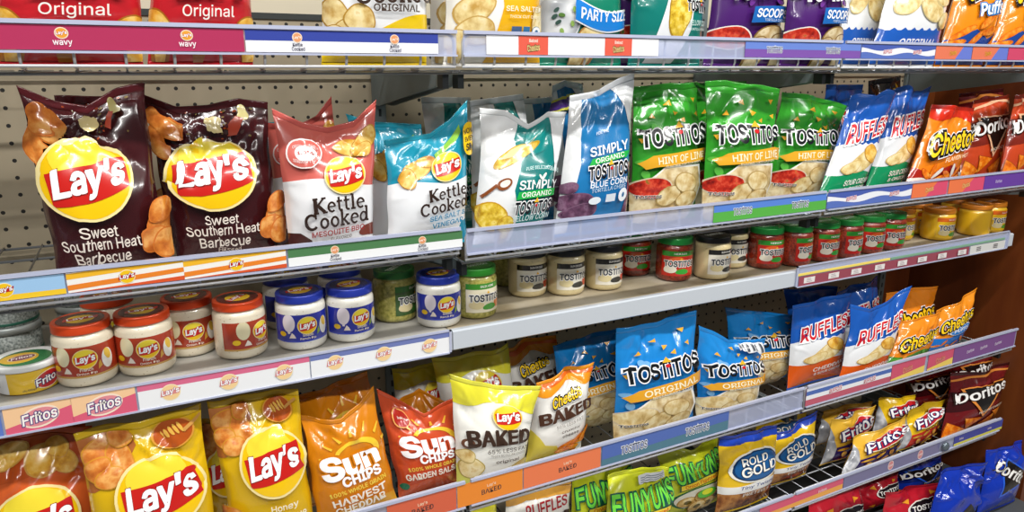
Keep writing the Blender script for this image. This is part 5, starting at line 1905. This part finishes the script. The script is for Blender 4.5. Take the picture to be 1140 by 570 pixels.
bag('ridged_orange', (880, 340), (948, 326), (874, 446), (934, 426), .11, Z4, 'blue and orange cheddar ridged bag next to the bright blue bags', G4, lean=.10, thick=(.028, .02))
bag('ridged_orange', (948, 348), (1014, 324), (932, 424), (986, 406), .056, Z4, 'blue and orange cheddar ridged bag with a pointed corner in front', G4, lean=.10, thick=(.028, .02), ears=(.022, -.004, -.008, -.002, .016))
bag('ridged_orange', (874, 322), (930, 318), (880, 430), (930, 420), .21, Z4, 'navy ridged bag in shadow behind the first cheddar bag', G4, lean=.06)
bag('ridged_orange', (930, 322), (978, 312), (930, 420), (975, 410), .165, Z4, 'navy ridged bag behind the second cheddar bag, corner raised', G4, lean=.06, ears=(-.01, -.004, 0, .004, .014))
bag('green_cheese', (984, 326), (1044, 318), (975, 410), (1030, 396), .155, Z4, 'orange cheese bag at the back beside the navy corner', G4, lean=.08)
bag('green_cheese', (1004, 360), (1052, 344), (986, 404), (1032, 392), FT, Z4, 'small orange cheese bag with a green lower part in front', G4, lean=.10, thick=(.026, .02))
bag('blue_cheese', (1044, 344), (1090, 324), (1026, 396), (1066, 384), FT + .02, Z4, 'orange cheese bag with a blue lower half by the wooden panel', G4, lean=.10, thick=(.026, .02), ears=(-.006, -.004, 0, .004, .01))

# ------------------------------------------------------------------ low shelf
bag('baked_ridged', (560, 548), (634, 532), (560, 700), (640, 680), FT, Z5, 'white baked ridged bag under the salmon price card', G5, lean=.08)
bag('baked_white', (508, 566), (552, 552), (510, 720), (558, 700), FT, Z5, 'white baked bag at the low shelf end, beside the baked ridged bag', G5, lean=.08)
bag('green_rings', (636, 522), (704, 502), (630, 660), (700, 640), .135, Z5, 'lime yellow onion ring bag between the white baked bag and the front one', G5, lean=.10)
bag('green_rings_tag', (678, 526), (748, 520), (664, 660), (744, 640), .06, Z5, 'lime yellow onion ring bag pushed forward with a pale tag', G5, lean=.10, ears=(-.014, .004, .008, .004, -.004))
bag('green_rings', (732, 504), (800, 488), (742, 620), (800, 600), .125, Z5, 'lime yellow onion ring bag beside the blue topped pretzels', G5, lean=.10, ears=(0, .006, -.01, .002, .012))
bag('gold_pretzel', (800, 486), (868, 474), (794, 600), (852, 580), FT, Z5, 'yellow pretzel bag with a blue top beside the onion rings', G5, lean=.10)
bag('gold_pretzel', (852, 484), (912, 462), (850, 580), (890, 560), .11, Z5, 'yellow pretzel bag with its corner pointing up, by the grey foil bags', G5, lean=.10, ears=(.0, -.006, -.004, .004, .012))
bag('gold_pretzel', (840, 462), (900, 450), (838, 560), (885, 548), .205, Z5, 'yellow pretzel bag in the shade behind the two front ones', G5, lean=.06)
bag('gold_corn_chip', (914, 458), (972, 446), (898, 548), (950, 530), .21, Z5, 'gold corn chip bag in shadow behind, nearest the pretzels', G5, lean=.08)
bag('gold_corn_chip', (926, 470), (974, 452), (902, 556), (950, 536), .12, Z5, 'gold corn chip bag with a grey foil side, nearest the pretzels', G5, lean=.12, thick=(.026, .02), ears=(.01, -.004, 0, .0, .006))
bag('gold_corn_chip', (952, 488), (1014, 462), (928, 544), (988, 522), .055, Z5, 'gold salted corn chip bag pushed to the front', G5, lean=.14, thick=(.026, .02))
bag('gold_corn_scoop', (978, 444), (1022, 440), (960, 530), (1005, 512), .16, Z5, 'yellow corn chip bag at the back between gold and maroon bags', G5, lean=.08)
bag('gold_corn_scoop', (1008, 458), (1052, 444), (992, 520), (1032, 502), FT, Z5, 'yellow corn chip bag with a red foot next to the maroon bags', G5, lean=.12, thick=(.026, .02))
bag('maroon_nacho', (1008, 412), (1068, 402), (1000, 510), (1050, 495), .205, Z5, 'maroon nacho bag behind the yellow corn chip bags', G5, lean=.06)
bag('maroon_nacho', (1060, 418), (1124, 405), (1042, 500), (1100, 482), .05, Z5, 'maroon nacho bag in front with white letters by the wooden panel', G5, lean=.12, ears=(.006, .0, -.006, 0, .006))
bag('maroon_nacho', (1060, 392), (1108, 382), (1050, 490), (1092, 478), .135, Z5, 'maroon nacho bag behind the front one against the wooden panel', G5, lean=.06)

# ------------------------------------------------------------------ bottom deck
bag('red_small', (900, 556), (962, 540), (890, 690), (950, 670), FT, Z6, 'small red bag under the rose and orange card', G6, lean=.10)
bag('red_small', (955, 538), (1000, 524), (940, 670), (990, 650), .155, Z6, 'small red bag behind, between the front two', G6, lean=.08)
bag('red_small', (985, 548), (1048, 536), (960, 690), (1026, 660), .03, Z6, 'small red bag nearest the royal blue bags', G6, lean=.12)
bag('blue_ranch', (996, 518), (1050, 504), (985, 650), (1035, 630), .165, Z6, 'royal blue nacho bag at the back above the red bags', G6, lean=.08)
bag('blue_crushed', (1046, 526), (1098, 512), (1010, 660), (1070, 622), -.03, Z6, 'royal blue nacho bag crumpled in front beside the red bags', G6, lean=.12, crumple=3.6)
bag('blue_tilted', (1100, 502), (1140, 490), (1076, 620), (1124, 590), -.03, Z6, 'royal blue nacho bag against the wooden panel, cut by the picture edge', G6, lean=.12, crumple=2.6)

# ------------------------------------------------------------------ light, camera, output
def lamp(x, y, z, sx, sy, e, col=(1, .985, .96)):
    L = bpy.data.lights.new('ceiling_tube', 'AREA')
    L.shape = 'RECTANGLE'
    L.size, L.size_y = sx, sy
    L.energy = e
    L.color = col
    o = bpy.data.objects.new('ceiling_tube', L)
    COL.objects.link(o)
    o.location = (x, y, z)
    return o
for k in range(3):
    lamp(-.7 + 1.6 * k, -.95, 2.86, 1.25, .10, 33)
    lamp(-.7 + 1.6 * k, -2.3, 2.86, 1.25, .10, 38)
W = bpy.data.worlds.new('store')
SC.world = W
W.use_nodes = True
W.node_tree.nodes['Background'].inputs['Color'].default_value = (.92, .96, 1, 1)
W.node_tree.nodes['Background'].inputs['Strength'].default_value = .10

cam = bpy.data.cameras.new('camera')
cam.sensor_width = 36
cam.lens = F_PX / 1140 * 36
cam.clip_start = .05
co = bpy.data.objects.new('camera', cam)
COL.objects.link(co)
co.location = EYE
co.rotation_euler = (pi / 2 - PITCH, 0, -YAW)
SC.camera = co
vs = SC.view_settings
vs.view_transform = 'Standard'
vs.look = 'None'
vs.gamma = 1
vs.use_curve_mapping = False
vs.exposure = -0.2
